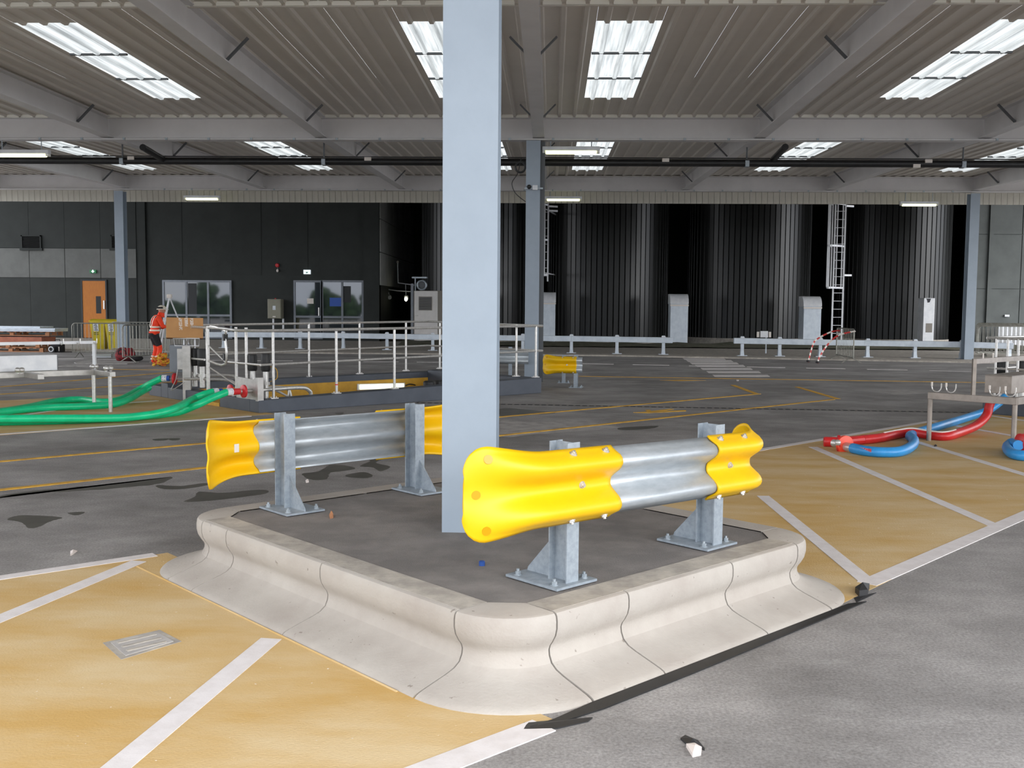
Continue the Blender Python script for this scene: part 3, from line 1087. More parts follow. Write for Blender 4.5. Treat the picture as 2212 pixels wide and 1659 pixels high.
def end_cap(parent, x0, xs, side, R=0.40, deg=64, sticker=False):
    """yellow plastic sheath: straight from x0 to xs, then a flared tail curling back"""
    A = math.radians(deg)
    L1 = abs(xs - x0)
    L = L1 + R * A
    N = 34

    def pos(s, t):
        f = max(0.0, min(1.0, (s - (L1 + 0.05)) / (L - L1 - 0.05)))
        f = f * f * (3 - 2 * f)
        h = 0.170 + 0.046 * f
        rc = 0.11
        if s > L - rc:
            e = rc - (L - s)
            h = h - rc + math.sqrt(max(rc * rc - e * e, 1e-8))
        z = h * t
        dep = (w_offset(0.162 * t) - 0.010) * (1 - 0.9 * f) - 0.030 * f
        if s <= L1:
            c, nrm = Vector((x0 + side * s, 0, 0)), Vector((0, 1, 0))
        else:
            a = (s - L1) / R
            c = Vector((xs + side * R * math.sin(a), R * (1 - math.cos(a)), 0))
            nrm = Vector((-side * math.sin(a), math.cos(a), 0))
        p = c + nrm * dep
        p.z = ZB + z
        return p, nrm
    ts = [1 - 2 * j / 26 for j in range(27)]
    ss = [L * (i / N) for i in range(N)] + [L - 0.012, L - 0.003, L - 0.0003]
    ss = sorted(set(ss))
    m = MB().sheet([[pos(s, t)[0] for t in ts] for s in ss])
    o = local_part(m, 'end_cap', 'yellow_plastic', parent, smooth=70)
    solid(o, 0.010)
    # dull reflector discs on the tail
    for s, t in ((L - 0.10, 0.74), (L - 0.055, 0.0), (L - 0.10, -0.74)):
        c, n = pos(s, t)
        c2 = pos(s + 0.01, t)[0]; c3 = pos(s, t + 0.02)[0]
        nn = (c2 - c).cross(c3 - c).normalized()
        if nn.dot(n) > 0: nn = -nn
        local_part(MB().tube([c, c + nn * 0.0068], 0.02, 16), 'reflector_disc', 'reflector', o)
    for s, t in ((0.07, 0.86), (0.29, 0.86), (0.07, -0.86), (0.29, -0.86), (0.20, 0.0)):
        c, n = pos(s, t)
        c2 = pos(s + 0.01, t)[0]; c3 = pos(s, t + 0.02)[0]
        nn = (c2 - c).cross(c3 - c).normalized()
        if nn.dot(n) > 0: nn = -nn
        local_part(nut(c + nn * 0.005, nn, 0.014, 0.009), 'bolt', 'stainless', o)
    if sticker:
        c, n = pos(L1 + 0.10, 0.04)
        c2 = pos(L1 + 0.12, 0.04)[0]
        q = c + n * 0.0065
        local_part(MB().frame(q, (c2 - c) * 0.9, (0, 0, 0.026), n * 0.001), 'sticker', 'print_white', o)
    return o


def crash_barrier(label, loc, rz, posts, caps, beam, group=None, drop=0.0, tilt=0.0):
    t = thing('crash_barrier', label, 'crash barrier', loc, group)
    t.rotation_euler = (0, 0, rz)
    rows = [[Vector((x, y, ZB + z)) for z, y in WP] for x in (beam[0], (beam[0] + beam[1]) / 2, beam[1])]
    b = local_part(MB().sheet(rows), 'beam', 'beam_galvanised', t, smooth=50)
    solid(b, 0.004)
    b.location.z = -drop
    b.rotation_euler.y = tilt
    for x in posts:
        p = barrier_post(t, x, 0.685 - drop)
        local_part(nut((x - 0.022, 0.008, ZB - drop), (0, 1, 0), 0.013, 0.012), 'beam_bolt', 'stainless', p)
    for cap in caps:
        c = end_cap(t, *cap)
        c.location.z = -drop
        c.rotation_euler.y = tilt
    return t


crash_barrier('near corrugated crash barrier with yellow ends, right of the central column', UV(3.87, 3.148, K), PI / 4, (-0.565, 0.575), ((-0.34, -0.74, -1, 0.9, 28), (0.43, 0.76, 1, 0.17, 100)), (-0.70, 0.74), drop=0.018, tilt=0.022)
cb2 = crash_barrier('far corrugated crash barrier with yellow ends, left of the central column, seen from behind', UV(3.735, 5.67, K), PI / 4 + PI, (-0.52, 0.515), ((-0.24, -0.60, -1), (0.36, 0.72, 1, 0.40, 64, True)), (-0.64, 0.66), drop=0.077)
# lone barrier end standing farther back, right of the pit
p = G(1243, 838)
crash_barrier('single-post crash barrier end with yellow tail, beyond the right end of the pit', Vector((p.x, p.y, 0)), -0.12, (0.0,), ((0.02, -0.30, -1, 0.7, 32),), (-0.36, 0.14))
p = G(1218, 830)
q = PY(1102, 800, 21.9)
crash_barrier('bare galvanised crash barrier seen through the pit railing, left of the second column', Vector((q.x, 21.9, 0)), 0.0, (0.0,), (), (-0.75, 0.40), drop=-0.10)
t = thing('barrier_post', 'short bare galvanised post just behind the single-post crash barrier end', 'post', Vector((p.x, p.y + 0.35, 0)))
barrier_post(t, 0, 0.62)

# ------------------------------------------------------------------ service pit with its railing
pit = thing('service_pit', 'sunken yellow-walled service pit inside a dark grey upstand', 'pit', UV(10.5, 15.5, 0))
HZ = lambda u: 0.19 + 0.018 * (u - 7.4)      # the ground falls away towards the drain: the top stays level


def upstand(u0, v0, u1, v1, top=None):
    b = [UV(u0, v0), UV(u1, v0), UV(u1, v1), UV(u0, v1)]
    tops = [Vector((p.x, p.y, top or HZ(u))) for p, u in zip(b, (u0, u1, u1, u0))]
    m = MB().add(b + tops, [(3, 2, 1, 0), (4, 5, 6, 7), (0, 1, 5, 4), (1, 2, 6, 5), (2, 3, 7, 6), (3, 0, 4, 7)])
    return m.part('upstand', 'pit_grey', pit, bevel=0.008)


upstand(7.42, 13.70, 13.45, 13.98)
upstand(7.42, 16.95, 13.45, 17.23, 0.255)
upstand(13.20, 13.98, 13.45, 16.95)
upstand(7.42, 13.98, 7.66, 14.98)
upstand(7.42, 15.68, 7.66, 16.95)
upstand(7.42, 17.23, 7.9, 17.75)
D = -1.25
for a, b in ((UV(PU0, PV1, 0), UV(PU1, PV1, 0)), (UV(PU1, PV1, 0), UV(PU1, PV0, 0)), (UV(PU0, PV0, 0), UV(PU1, PV0, 0)), (UV(PU0, PV0, 0), UV(PU0, PV1, 0))):
    c = (UV(PU0, PV0) + UV(PU1, PV1)) / 2
    mid = (a + b) / 2
    o = (mid - c).normalized() * 0.1
    MB().prism([a + Vector((0, 0, D)), b + Vector((0, 0, D)), b + Vector((0, 0, -0.001)), a + Vector((0, 0, -0.001))], o).part('pit_wall', 'pit_yellow', pit)
MB().prism([UV(PU0, PV0, D - 0.1), UV(PU1, PV0, D - 0.1), UV(PU1, PV1, D - 0.1), UV(PU0, PV1, D - 0.1)], (0, 0, 0.1)).part('pit_floor', 'concrete_worn', pit)
# inner faces of the upstand are yellow too
MB().prism([UV(PU0, PV1 - 0.012, 0), UV(PU1, PV1 - 0.012, 0), UV(PU1, PV1 - 0.012, 0.135), UV(PU0, PV1 - 0.012, 0.135)], V * 0.011).part('yellow_lining', 'pit_yellow', pit)
MB().prism([UV(7.42, 15.0, 0.0), UV(7.66, 15.0, 0.0), UV(7.66, 15.66, 0.0), UV(7.42, 15.66, 0.0)], (0, 0, 0.06)).part('threshold', 'pit_yellow', pit)
for k in range(4):
    MB().prism([UV(7.68 + 0.28 * k, 15.0, -0.26 * (k + 1)), UV(7.96 + 0.28 * k, 15.0, -0.26 * (k + 1)), UV(7.96 + 0.28 * k, 15.66, -0.26 * (k + 1)), UV(7.68 + 0.28 * k, 15.66, -0.26 * (k + 1))], (0, 0, 0.04)).part('step', 'stainless_sheet', pit)

rail = thing('pit_railing', 'stainless tube railing with gate around the service pit', 'railing', UV(10.5, 15.5, 0.2))
NV, FV, EU = 13.84, 17.09, 7.54
RR = 0.022


def post_at(p, ztop, r=RR):
    o = MB().tube([p, Vector((p.x, p.y, ztop))], r, 8).part('post', 'stainless', rail, smooth=40)
    MB().box((p.x, p.y, p.z + 0.006), (0.13, 0.09, 0.012), PI / 4).part('foot_plate', 'stainless', o)
    for s in (-1, 1):
        MB().tube([Vector((p.x, p.y, p.z + 0.01)) + U * 0.048 * s, Vector((p.x, p.y, p.z + 0.032)) + U * 0.048 * s], 0.009, 6).part('foot_bolt', 'stainless', o)
    return o


za = PV(591, 713, NV).z
ztop_n = lambda u: PV(591, 713, NV).z + (PV(1157, 704.5, NV).z - PV(591, 713, NV).z) * (u - 8.2) / 5.3
un = []
for px, py in ((591, 861), (727, 849), (852, 837), (985, 828), (1157, 814)):
    p = PV(px, py, NV)
    u = p.dot(U)
    un.append(u)
    top = PV(px, 713 - (px - 591) * 0.0150, NV)
    o = post_at(Vector((p.x, p.y, HZ(u))), top.z)
    if px == 727:
        MB().tube([Vector((p.x, p.y, HZ(u) + 0.135)), Vector((p.x, p.y, HZ(u) + 0.155))], RR + 0.004, 8).part('red_band', 'red_plastic', o)
far_px = ((549, 811, 702.5), (668, 811, 699.5), (777, 804, 697.5), (877, 799, 696.5), (950, 797, 696.5), (1115, 806, 703))
for px, py, ty in far_px[1:5]:
    p = PV(px, py, FV)
    post_at(Vector((p.x, p.y, HZ(p.dot(U)))), PV(px, ty, FV).z)
p = PU(1115, 806, 13.32)
ptop = PU(1115, 701, 13.32)
post_at(Vector((p.x, p.y, HZ(13.32))), ptop.z)
# rails
A = PV(549, 714.5, NV); A.x, A.y = UV(EU, NV).xy
B = PV(1172, 704, NV)
Bm = PV(1172, 757.5, NV)
Am = PV(549, 789, NV); Am.x, Am.y = UV(EU, NV).xy
Ct = PV(900, 696.5, FV); zt = Ct.z
C1 = UV(13.32, FV, zt + 0.02)
Cm = PV(900, 749, FV)
D1 = UV(EU, FV, PV(549, 702.5, FV).z)
D1m = UV(EU, FV, PV(560, 765, FV).z)
MB().tube(smooth_path([D1, UV(EU, 15.2, (D1.z + A.z) / 2), A, A + (B - A) * 0.5, B], 5), RR, 8).part('top_rail', 'stainless', rail, smooth=40)
MB().tube([A, B], RR, 8).part('top_rail', 'stainless', rail, smooth=40)
MB().tube([B, UV(13.32, 15.3, (B.z + C1.z) / 2), C1], RR, 8).part('top_rail', 'stainless', rail, smooth=40)
MB().tube([C1, D1], RR, 8).part('top_rail', 'stainless', rail, smooth=40)
MB().tube([Am, Bm], RR * 0.85, 8).part('mid_rail', 'stainless', rail, smooth=40)
MB().tube([Bm, UV(13.32, FV, Cm.z + 0.02)], RR * 0.85, 8).part('mid_rail', 'stainless', rail, smooth=40)
MB().tube([UV(13.32, FV, Cm.z + 0.02), D1m], RR * 0.85, 8).part('mid_rail', 'stainless', rail, smooth=40)
MB().tube([Am, UV(EU, 14.9, Am.z)], RR * 0.85, 8).part('mid_rail', 'stainless', rail, smooth=40)
MB().tube([UV(EU, 15.75, D1m.z), D1m], RR * 0.85, 8).part('mid_rail', 'stainless', rail, smooth=40)
for px, py in ((451, 840), (511, 832), (533, 838)):
    p = PU(px, py, EU)
    post_at(Vector((p.x, p.y, HZ(EU))), 1.10 + HZ(EU), 0.024)
# gate leaf across the opening and its diagonal stays
g0, g1 = UV(EU, 15.0), UV(EU, 15.62)
gz0, gz1 = 0.72, 1.26
gate = MB().tube(smooth_path([g1 + Vector((0, 0, gz0)), g1 + Vector((0, 0, gz1)), g0 + Vector((0, 0, gz1 - 0.03)), g0 + Vector((0, 0, gz1 - 0.12)), g0 + Vector((0, 0, gz0 - 0.03)), g1 + Vector((0, 0, gz0))], 4), 0.02, 8).part('gate', 'stainless', rail, smooth=40)
MB().tube([g1 + Vector((0, 0, 0.98)), g0 + Vector((0, 0, gz0))], 0.013, 8).part('diagonal_stay', 'stainless', gate)
for z in (0.80, 1.12):
    MB().box(g0 + Vector((0, 0, z)), (0.07, 0.05, 0.11), PI / 4).part('hinge', 'black_rubber', gate)
MB().tube([UV(EU, 15.66, 0.08), UV(EU, 15.66, 1.27)], 0.018, 8).part('gate_post', 'stainless', rail)
MB().tube([UV(EU, 15.62, 0.62), UV(EU + 0.2, 14.9, 0.30)], 0.013, 8).part('handrail_stay', 'stainless', rail)

# lamp on the far wall of the pit
a, b = PV(770, 836, PV1), PV(873, 833, PV1)
zc = -0.02
t = thing('pit_lamp', 'lit fluorescent lamp on the yellow far wall of the pit', 'lamp', (a + b) / 2)
c = (a + b) / 2
MB().frame(c - V * 0.02, (b - a) / 2 + U * 0.0, V * 0.02, (0, 0, 0.065)).part('housing', 'white_metal', t, bevel=0.01)
MB().frame(c - V * 0.055, (b - a) * 0.46, V * 0.016, (0, 0, 0.05)).part('diffuser', 'pit_glow', t, bevel=0.01)
MB().tube(smooth_path([b - V * 0.03, b + U * 0.12 - V * 0.05 + Vector((0, 0, 0.03)), b + U * 0.26 - V * 0.05]), 0.012, 6).part('cable', 'black_rubber', t)
for px in (915, 938):
    p = PV(px, 832, NV + 0.5)
    t = thing('pit_valve', 'black knobbed valve in the pit, ' + ('left' if px == 915 else 'right') + ' of the two by the pit lamp', 'valve', UV(p.dot(U), NV + 0.35, 0))
    q = UV(p.dot(U), NV + 0.35, 0)
    MB().tube([q + Vector((0, 0, -0.5)), q + Vector((0, 0, 0.20))], 0.035, 8).part('stem', 'stainless', t)
    MB().lathe(q + Vector((0, 0, 0.20)), (0, 0, 1), [(0, 0.09), (0.03, 0.10), (0.09, 0.10), (0.11, 0.07)], 12).part('knob', 'black_rubber', t)


# ------------------------------------------------------------------ pipework and hose connections at the left end of the pit
def valve(label, base, z1, z2, r=0.055, group=None):
    t = thing('actuated_valve', label, 'valve', base, group)
    b = Vector(base)
    MB().tube([b, b + Vector((0, 0, z1))], r * 0.8, 12).part('body', 'stainless', t, smooth=40)
    MB().lathe(b + Vector((0, 0, z1)), (0, 0, 1), [(0, r * 1.1), (0.03, r * 1.35), (z2 - z1 - 0.03, r * 1.35), (z2 - z1, r * 1.15)], 12).part('actuator', 'black_rubber', t, smooth=40)
    MB().tube([b + Vector((0, 0, z1 * 0.5)), b + Vector((0, 0, z1 * 0.5 + 0.05))], r * 1.15, 12).part('clamp', 'stainless', t)
    return t


v1_ = UV(7.62, 14.25, HZ(7.5))
v2_ = UV(7.70, 13.98, HZ(7.5))
valve('black-capped steel valve on the near corner of the pit, left of the pair', v1_, 0.42, 0.68)
vv = valve('black-capped steel valve on the near corner of the pit, right of the pair', v2_, 0.42, 0.70)
MB().tube(smooth_path([v2_ + Vector((0.06, 0, 0.5)), v2_ + Vector((0.16, 0.02, 0.46)), v2_ + Vector((0.17, 0.02, 0.32)), v2_ + Vector((0.07, 0, 0.26))]), 0.007, 6).part('cable', 'pit_yellow', vv)
for i, (px, w) in enumerate(((421, 'left'), (437, 'right'))):
    p = PU(px, 806, 7.62)
    valve('black-capped steel valve behind the cardboard box post, ' + w + ' of the pair', Vector((p.x, p.y, 0.24)), 0.36, 0.66, 0.06)
# stainless connection plate on the near corner with pipe bends behind it
t = thing('connection_panel', 'stainless hose connection plate standing on the near corner of the pit', 'panel', UV(7.46, 14.1, HZ(7.4)))
MB().prism([UV(7.44, 13.78, 0.19), UV(7.44, 14.45, 0.19), UV(7.44, 14.45, 0.52), UV(7.44, 13.78, 0.50)], U * 0.01).part('plate', 'stainless_sheet', t)
MB().box(UV(7.46, 13.74, 0.36), (0.10, 0.07, 0.36), PI / 4).part('upright', 'stainless_sheet', t)
pz = 0.325
o = MB().tube(smooth_path([UV(7.2, 13.95, pz), UV(7.5, 13.95, pz), UV(8.25, 13.95, pz + 0.01), UV(8.46, 13.98, pz - 0.04), UV(8.52, 14.0, pz - 0.16), UV(8.52, 14.0, -0.3)], 6), 0.032, 10).part('pipe', 'stainless', t, smooth=40)
MB().tube(smooth_path([UV(7.6, 14.25, pz), UV(8.1, 14.25, pz), UV(8.28, 14.25, pz - 0.1), UV(8.3, 14.25, -0.3)], 6), 0.028, 10).part('pipe', 'stainless', t, smooth=40)
MB().tube([UV(7.9, 14.0, 0.3), UV(8.1, 14.0, 0.2), UV(8.12, 14.0, 0.35)], 0.02, 8).part('bracket', 'stainless', t)
MB().lathe(UV(7.27, 13.95, pz), U, [(0, 0.05), (0.02, 0.10), (0.05, 0.10), (0.06, 0.05)], 16).part('red_coupling', 'red_plastic', t, smooth=40)
MB().tube([UV(7.05, 14.25, pz), UV(7.44, 14.25, pz)], 0.022, 10).part('pipe', 'stainless', t, smooth=40)
MB().lathe(UV(7.2, 14.25, pz), U, [(0, 0.05), (0.02, 0.09), (0.05, 0.09), (0.06, 0.05)], 16).part('red_coupling', 'red_plastic', t, smooth=40)

# instrument post with control box; the cardboard box sits on its tray
pb = G(405, 866)
bx, by = pb.x, pb.y
t = thing('control_post', 'stainless control post with side box and tray at the left corner of the pit', 'control post', pb)
zt = PY(405, 747, by).z
MB().box((bx, by, zt / 2), (0.135, 0.09, zt), 0.15).part('upright', 'stainless_sheet', t, bevel=0.004)
z0, z1 = PY(392, 798, by).z, PY(392, 753, by).z
MB().span((bx - 0.15, by - 0.05, z0), (bx - 0.03, by - 0.0, z1)).part('cover_plate', 'stainless_sheet', t, bevel=0.004)
MB().span((bx - 0.30, by + 0.0, z0 - 0.05), (bx - 0.02, by + 0.30, z1 + 0.06)).part('control_box', 'frame_alu', t, bevel=0.006)
xa, xb_ = PY(375, 747, by).x, PY(432, 747, by).x
zz0, zz1 = PY(405, 747, by).z, PY(405, 731, by).z
tr = MB().tube([(xa + 0.02, by, zz0), (xb_ - 0.02, by, zz0), (xb_, by - 0.02, zz1), (xa, by - 0.02, zz1)], 0.011, 8, closed=True).part('tray_frame', 'white_metal', t)
MB().tube([(bx, by, zt), (bx, by + 0.1, zz1 + 0.02)], 0.012, 6).part('tray_stem', 'stainless', t)
for dx in (-0.09, 0.10):
    MB().tube([(bx + dx, by + 0.12, 0.9), (bx + dx, by + 0.12, zz1 + 0.02)], 0.016, 6).part('tray_leg', 'white_metal', t)
MB().tube(smooth_path([(bx - 0.03, by - 0.06, 0.38), (bx + 0.4, by - 0.1, 0.385), (bx + 0.85, by - 0.2, 0.36), (bx + 1.0, by - 0.25, 0.2)], 5), 0.022, 8).part('pipe', 'stainless', t, smooth=40)
MB().tube(smooth_path([(bx + 0.12, by + 0.1, 0.43), (bx + 0.7, by + 0.05, 0.44), (bx + 0.86, by, 0.38), (bx + 0.9, by - 0.02, 0.05)], 5), 0.026, 8).part('pipe', 'stainless', t, smooth=40)
MB().tube([(bx - 0.42, by + 0.02, 0.375), (bx - 0.05, by + 0.02, 0.38)], 0.018, 8).part('pipe', 'stainless', t)
MB().lathe((bx - 0.26, by + 0.02, 0.375), (1, 0, 0), [(0, 0.05), (0.02, 0.10), (0.05, 0.10), (0.06, 0.05)], 14).part('red_coupling', 'red_plastic', t, smooth=40)
MB().tube(smooth_path([(bx - 0.14, by - 0.06, z0), (bx - 0.17, by - 0.08, 0.36), (bx - 0.25, by - 0.08, 0.19), (bx - 0.12, by - 0.08, 0.26), (bx - 0.02, by - 0.06, 0.33)]), 0.008, 6).part('cable', 'stainless_sheet', t)
# cardboard box leaning on the tray
ctr = Vector((PY(400, 709, by).x, by - 0.02, PY(400, 708, by).z))
t = thing('cardboard_box', 'plain brown cardboard box with white printing, on the control post tray', 'box', ctr - Vector((0, 0, 0.18)))
rot = Matrix.Rotation(0.36, 3, 'Z') @ Matrix.Rotation(0.02, 3, 'Y') @ Matrix.Rotation(-0.10, 3, 'X')
X, Y_, Z = rot @ Vector((1, 0, 0)), rot @ Vector((0, 1, 0)), rot @ Vector((0, 0, 1))
w, h, dd = 0.60, 0.345, 0.30
cb = ctr + Y_ * 0.15
MB().frame(cb, X * w / 2, Y_ * dd / 2, Z * h / 2).part('carton', 'cardboard', t, bevel=0.004)
MB().frame(cb - Z * (h / 2 + 0.001), X * w / 2 * 0.98, Y_ * dd / 2 * 0.97, Z * 0.001).part('base_flap', 'cardboard_dark', t)
for k, (cx, ln) in enumerate(((-0.075, 0.22), (0.02, 0.155), (0.11, 0.19))):
    m = MB()
    nl = int(ln / 0.016)
    for i in range(nl):
        for j in range(3):
            if random.random() < 0.82:
                c = cb - Y_ * (dd / 2 + 0.001) + X * (cx + 0.006 * i * 0.16 + (j - 1) * 0.018) + Z * (h / 2 - 0.012 - 0.016 * i)
                m.frame(c, X * random.uniform(0.006, 0.0085), Y_ * 0.0008, Z * random.uniform(0.005, 0.0076))
    m.part('printed_text', 'print_white', t)


# hoses ---------------------------------------------------------------
def hose(label, pts, r, material, ends=(), group=None, k=8):
    path = smooth_path(pts, k)
    t = thing('hose', label, 'hose', Vector((path[0].x, path[0].y, 0)), group)
    MB().tube(path, r, 12).part('tube', material, t, smooth=60)
    return t, path


def gp(lst): return [G(x, y, z) for x, y, z in lst]


zr = 0.055
# far green pair
t, pth = hose('green hose of the far pair, ending at the red coupling beside the control post', gp([(-60, 893, zr), (0, 889, zr), (60, 880, zr), (120, 867, zr), (170, 863, zr), (225, 868, zr), (262, 862, 0.08), (300, 842, 0.18), (330, 826, 0.31)]) + [PY(350, 817, by)], zr, 'green_hose')
e = pth[-1]
MB().tube([e, e + Vector((0.085, 0.005, 0))], zr * 1.03, 12).part('label_sleeve', 'label_white', t)
MB().tube([e + Vector((0.085, 0.005, 0)), e + Vector((0.13, 0.01, 0))], zr * 0.85, 12).part('blue_cuff', 'blue_plastic', t)
hose('green hose lying under the far green pair, left of the railing', gp([(-60, 896, zr), (60, 884, zr), (110, 880, zr), (170, 878, zr), (240, 874, zr), (275, 864, 0.10), (305, 847, 0.16), (322, 837, 0.22)]), zr, 'green_hose')
# near green pair
t, pth = hose('green hose of the near pair with red cuff, running to the connection plate', gp([(-60, 914, zr), (0, 911, zr), (130, 908, zr), (250, 903, zr), (330, 897, zr), (385, 890, zr)]) + [PV(425, 875, 13.95), PV(455, 861, 13.95), PV(490, 847, 13.95)], zr, 'green_hose')
e = pth[-1]
MB().tube([e, e + U * 0.09], zr * 1.03, 12).part('label_sleeve', 'label_white', t)
MB().tube([e + U * 0.09, e + U * 0.21], zr * 0.9, 12).part('red_cuff', 'red_plastic', t)
MB().tube([e + U * 0.21, e + U * 0.30], 0.024, 10).part('spigot', 'stainless', t)
t, pth = hose('green hose of the near pair with blue cuff, running to the connection plate', gp([(-60, 905, zr * 2.2), (120, 904, 0.10), (250, 903, zr + 0.02), (300, 899, 0.09), (345, 892, 0.12), (380, 881, 0.17)]) + [PV(415, 863, 14.25), PV(438, 853, 14.25), PV(460, 846.5, 14.25)], zr, 'green_hose')
e = pth[-1]
MB().tube([e, e + U * 0.08], zr * 1.03, 12).part('label_sleeve', 'label_white', t)
MB().tube([e + U * 0.08, e + U * 0.15], zr * 0.85, 12).part('blue_cuff', 'blue_plastic', t)

# red and blue hoses on the right bay
zr = 0.058
t, pth = hose('red hose with a white stripe lying across the right bay', gp([(1862, 950, zr), (1900, 946, zr), (1940, 938, zr), (1970, 934, 0.08), (2010, 940, zr), (2045, 942, zr)]) + [UV(13.0, 5.46, 0.065), UV(13.55, 5.49, 0.11), UV(13.85, 5.49, 0.22), UV(13.92, 5.48, 0.36), UV(13.95, 5.45, 0.46)], zr, 'red_hose')
st = [p + (CP - p).normalized() * 0.0 + Vector((-0.012, -0.02, zr * 0.93)) for p in pth[10:46]]
MB().tube(st, 0.012, 6).part('white_stripe', 'print_white', t)
e, dvec = pth[0], (pth[0] - pth[3]).normalized()
MB().tube([e, e + dvec * 0.34], zr * 0.96, 12).part('end_sleeve', 'red_hose', t)
cpl = G(1812, 957, 0.075)
MB().lathe(G(1800, 957, 0.07), (G(1812, 958, .07) - G(1800, 956, .07)), [(0, 0.045), (0.14, 0.045)], 12).part('spigot', 'stainless', t)
MB().lathe(G(1806, 958, 0.085), (1, -0.25, 0), [(0, 0.05), (0.015, 0.10), (0.045, 0.10), (0.05, 0.05)], 18).part('red_coupling', 'red_plastic', t, smooth=40)
MB().lathe(G(1779, 954, 0.06), (1, -0.15, 0), [(0, 0.05), (0.01, 0.06), (0.17, 0.06), (0.18, 0.045)], 12).part('red_plug', 'red_hose', t, smooth=40)
MB().ball(G(1810, 956, 0.12), 0.035).part('clamp_ball', 'stainless', t, smooth=60)
t, pth = hose('blue hose looping under the red one on the right bay', gp([(1842, 968, 0.06), (1870, 974, zr), (1905, 977, zr), (1945, 975, zr), (1970, 963, zr), (1974, 950, zr), (1966, 941, 0.06), (1990, 932, 0.06), (2030, 920, 0.08), (2070, 908, 0.07)]) + [PU(2105, 897, 15.1), PU(2135, 886, 15.5), PU(2157, 871, 15.75), PU(2172, 856, 15.9)], zr, 'blue_hose')
e = pth[0]
dvec = (pth[0] - pth[4]).normalized()
MB().tube([e, e + dvec * 0.13], 0.052, 12).part('spigot', 'stainless', t, smooth=40)
MB().lathe(e + dvec * 0.12 + Vector((0, 0, 0.02)), dvec, [(0, 0.06), (0.012, 0.105), (0.05, 0.105), (0.06, 0.06)], 18).part('orange_coupling', 'orange_ring', t, smooth=40)


def band_label(path, i0, i1, off, material, name, parent, w=0.02):
    pts = [path[i] + off for i in range(i0, i1)]
    rows = [[p + Vector((0, 0, w)), p - Vector((0, 0, w))] for p in pts]
    o = MB().sheet(rows).part(name, material, parent)
    solid(o, 0.004)


band_label(pth, 5, 12, Vector((-0.02, -0.056, 0.018)), 'label_red', 'printed_band', t)
band_label(pth, 24, 32, Vector((-0.035, -0.047, 0.02)), 'label_red', 'printed_band', t)
t, pth = hose('blue hose coil at the right edge, curving round a red coupling', gp([(2240, 985, zr), (2205, 984, zr), (2184, 978, zr), (2176, 966, zr), (2186, 957, zr + 0.03), (2200, 962, zr + 0.05)]), zr, 'blue_hose')
c = G(2206, 958, 0.12)
MB().lathe(c, (1, 0.1, 0.0), [(-0.04, 0.06), (-0.02, 0.115), (0.03, 0.115), (0.2, 0.06)], 16).part('red_coupling', 'red_hose', t, smooth=40)

# ------------------------------------------------------------------ stainless hose rack at the left edge
RV, RVn = 15.89, 15.22
t = thing('hose_rack', 'stainless square-tube hose rack with cross arms at the left edge', 'rack', UV(4.6, 15.6, 0))
def rackp(px, py, v): return PV(px, py, v)
e0, e1 = rackp(-90, 815, RV), rackp(222, 803, RV)
zb_ = e1.z
u1r = 5.79
MB().bar(UV(1.0, RV, zb_), UV(u1r + 0.03, RV, zb_), 0.09, 0.085).part('long_beam', 'stainless_sheet', t, bevel=0.004)
MB().bar(UV(u1r, RV - 0.04, zb_), UV(u1r, RVn - 0.03, zb_), 0.09, 0.075).part('cross_arm', 'stainless_sheet', t, bevel=0.004)
uarm = rackp(36, 812, RV).dot(U)
MB().bar(UV(uarm + 0.14, RV - 0.04, zb_), UV(uarm + 0.14, RVn + 0.02, zb_), 0.09, 0.075).part('cross_arm', 'stainless_sheet', t, bevel=0.004)
for (v, nm) in ((RV, 'leg'), (RVn, 'leg')):
    MB().tube([UV(u1r - 0.03, v, 0), UV(u1r - 0.03, v, zb_ - 0.03)], 0.03, 10).part(nm, 'stainless', t, smooth=40)
MB().tube([UV(2.4, RV, 0), UV(2.4, RV, zb_ - 0.03)], 0.03, 10).part('leg', 'stainless', t, smooth=40)
ztp = rackp(218, 739, RV).z
MB().bar(UV(1.0, RV, ztp), UV(u1r + 0.01, RV, ztp), 0.045, 0.045).part('upper_rail', 'white_metal', t)
MB().bar(UV(u1r - 0.012, RV, zb_ + 0.04), UV(u1r - 0.012, RV, ztp), 0.045, 0.045).part('upright', 'white_metal', t)
for px in (133, 169, 205):
    uu = rackp(px, 735, RV).dot(U)
    MB().tube([UV(uu - 0.03, RV - 0.03, ztp), UV(uu - 0.02, RV - 0.05, ztp - 0.03), UV(uu + 0.01, RV - 0.05, ztp - 0.01), UV(uu + 0.012, RV - 0.05, ztp + 0.06)], 0.008, 6).part('hook', 'stainless', t)
for (px, py, v) in ((38, 791, RV - 0.25), (47, 795, RV - 0.25), (200, 783, RV), (207, 784, RV), (229, 788, RVn + 0.15), (239, 788, RVn + 0.15)):
    p = PV(px, py, v)
    q = UV(p.dot(U), v, zb_ + 0.085)
    MB().ball(q, 0.042, 12).part('ball_stop', 'stainless', t, smooth=60)
    MB().tube([q - Vector((0, 0, 0.05)), q], 0.018, 6).part('ball_stem', 'stainless', t)
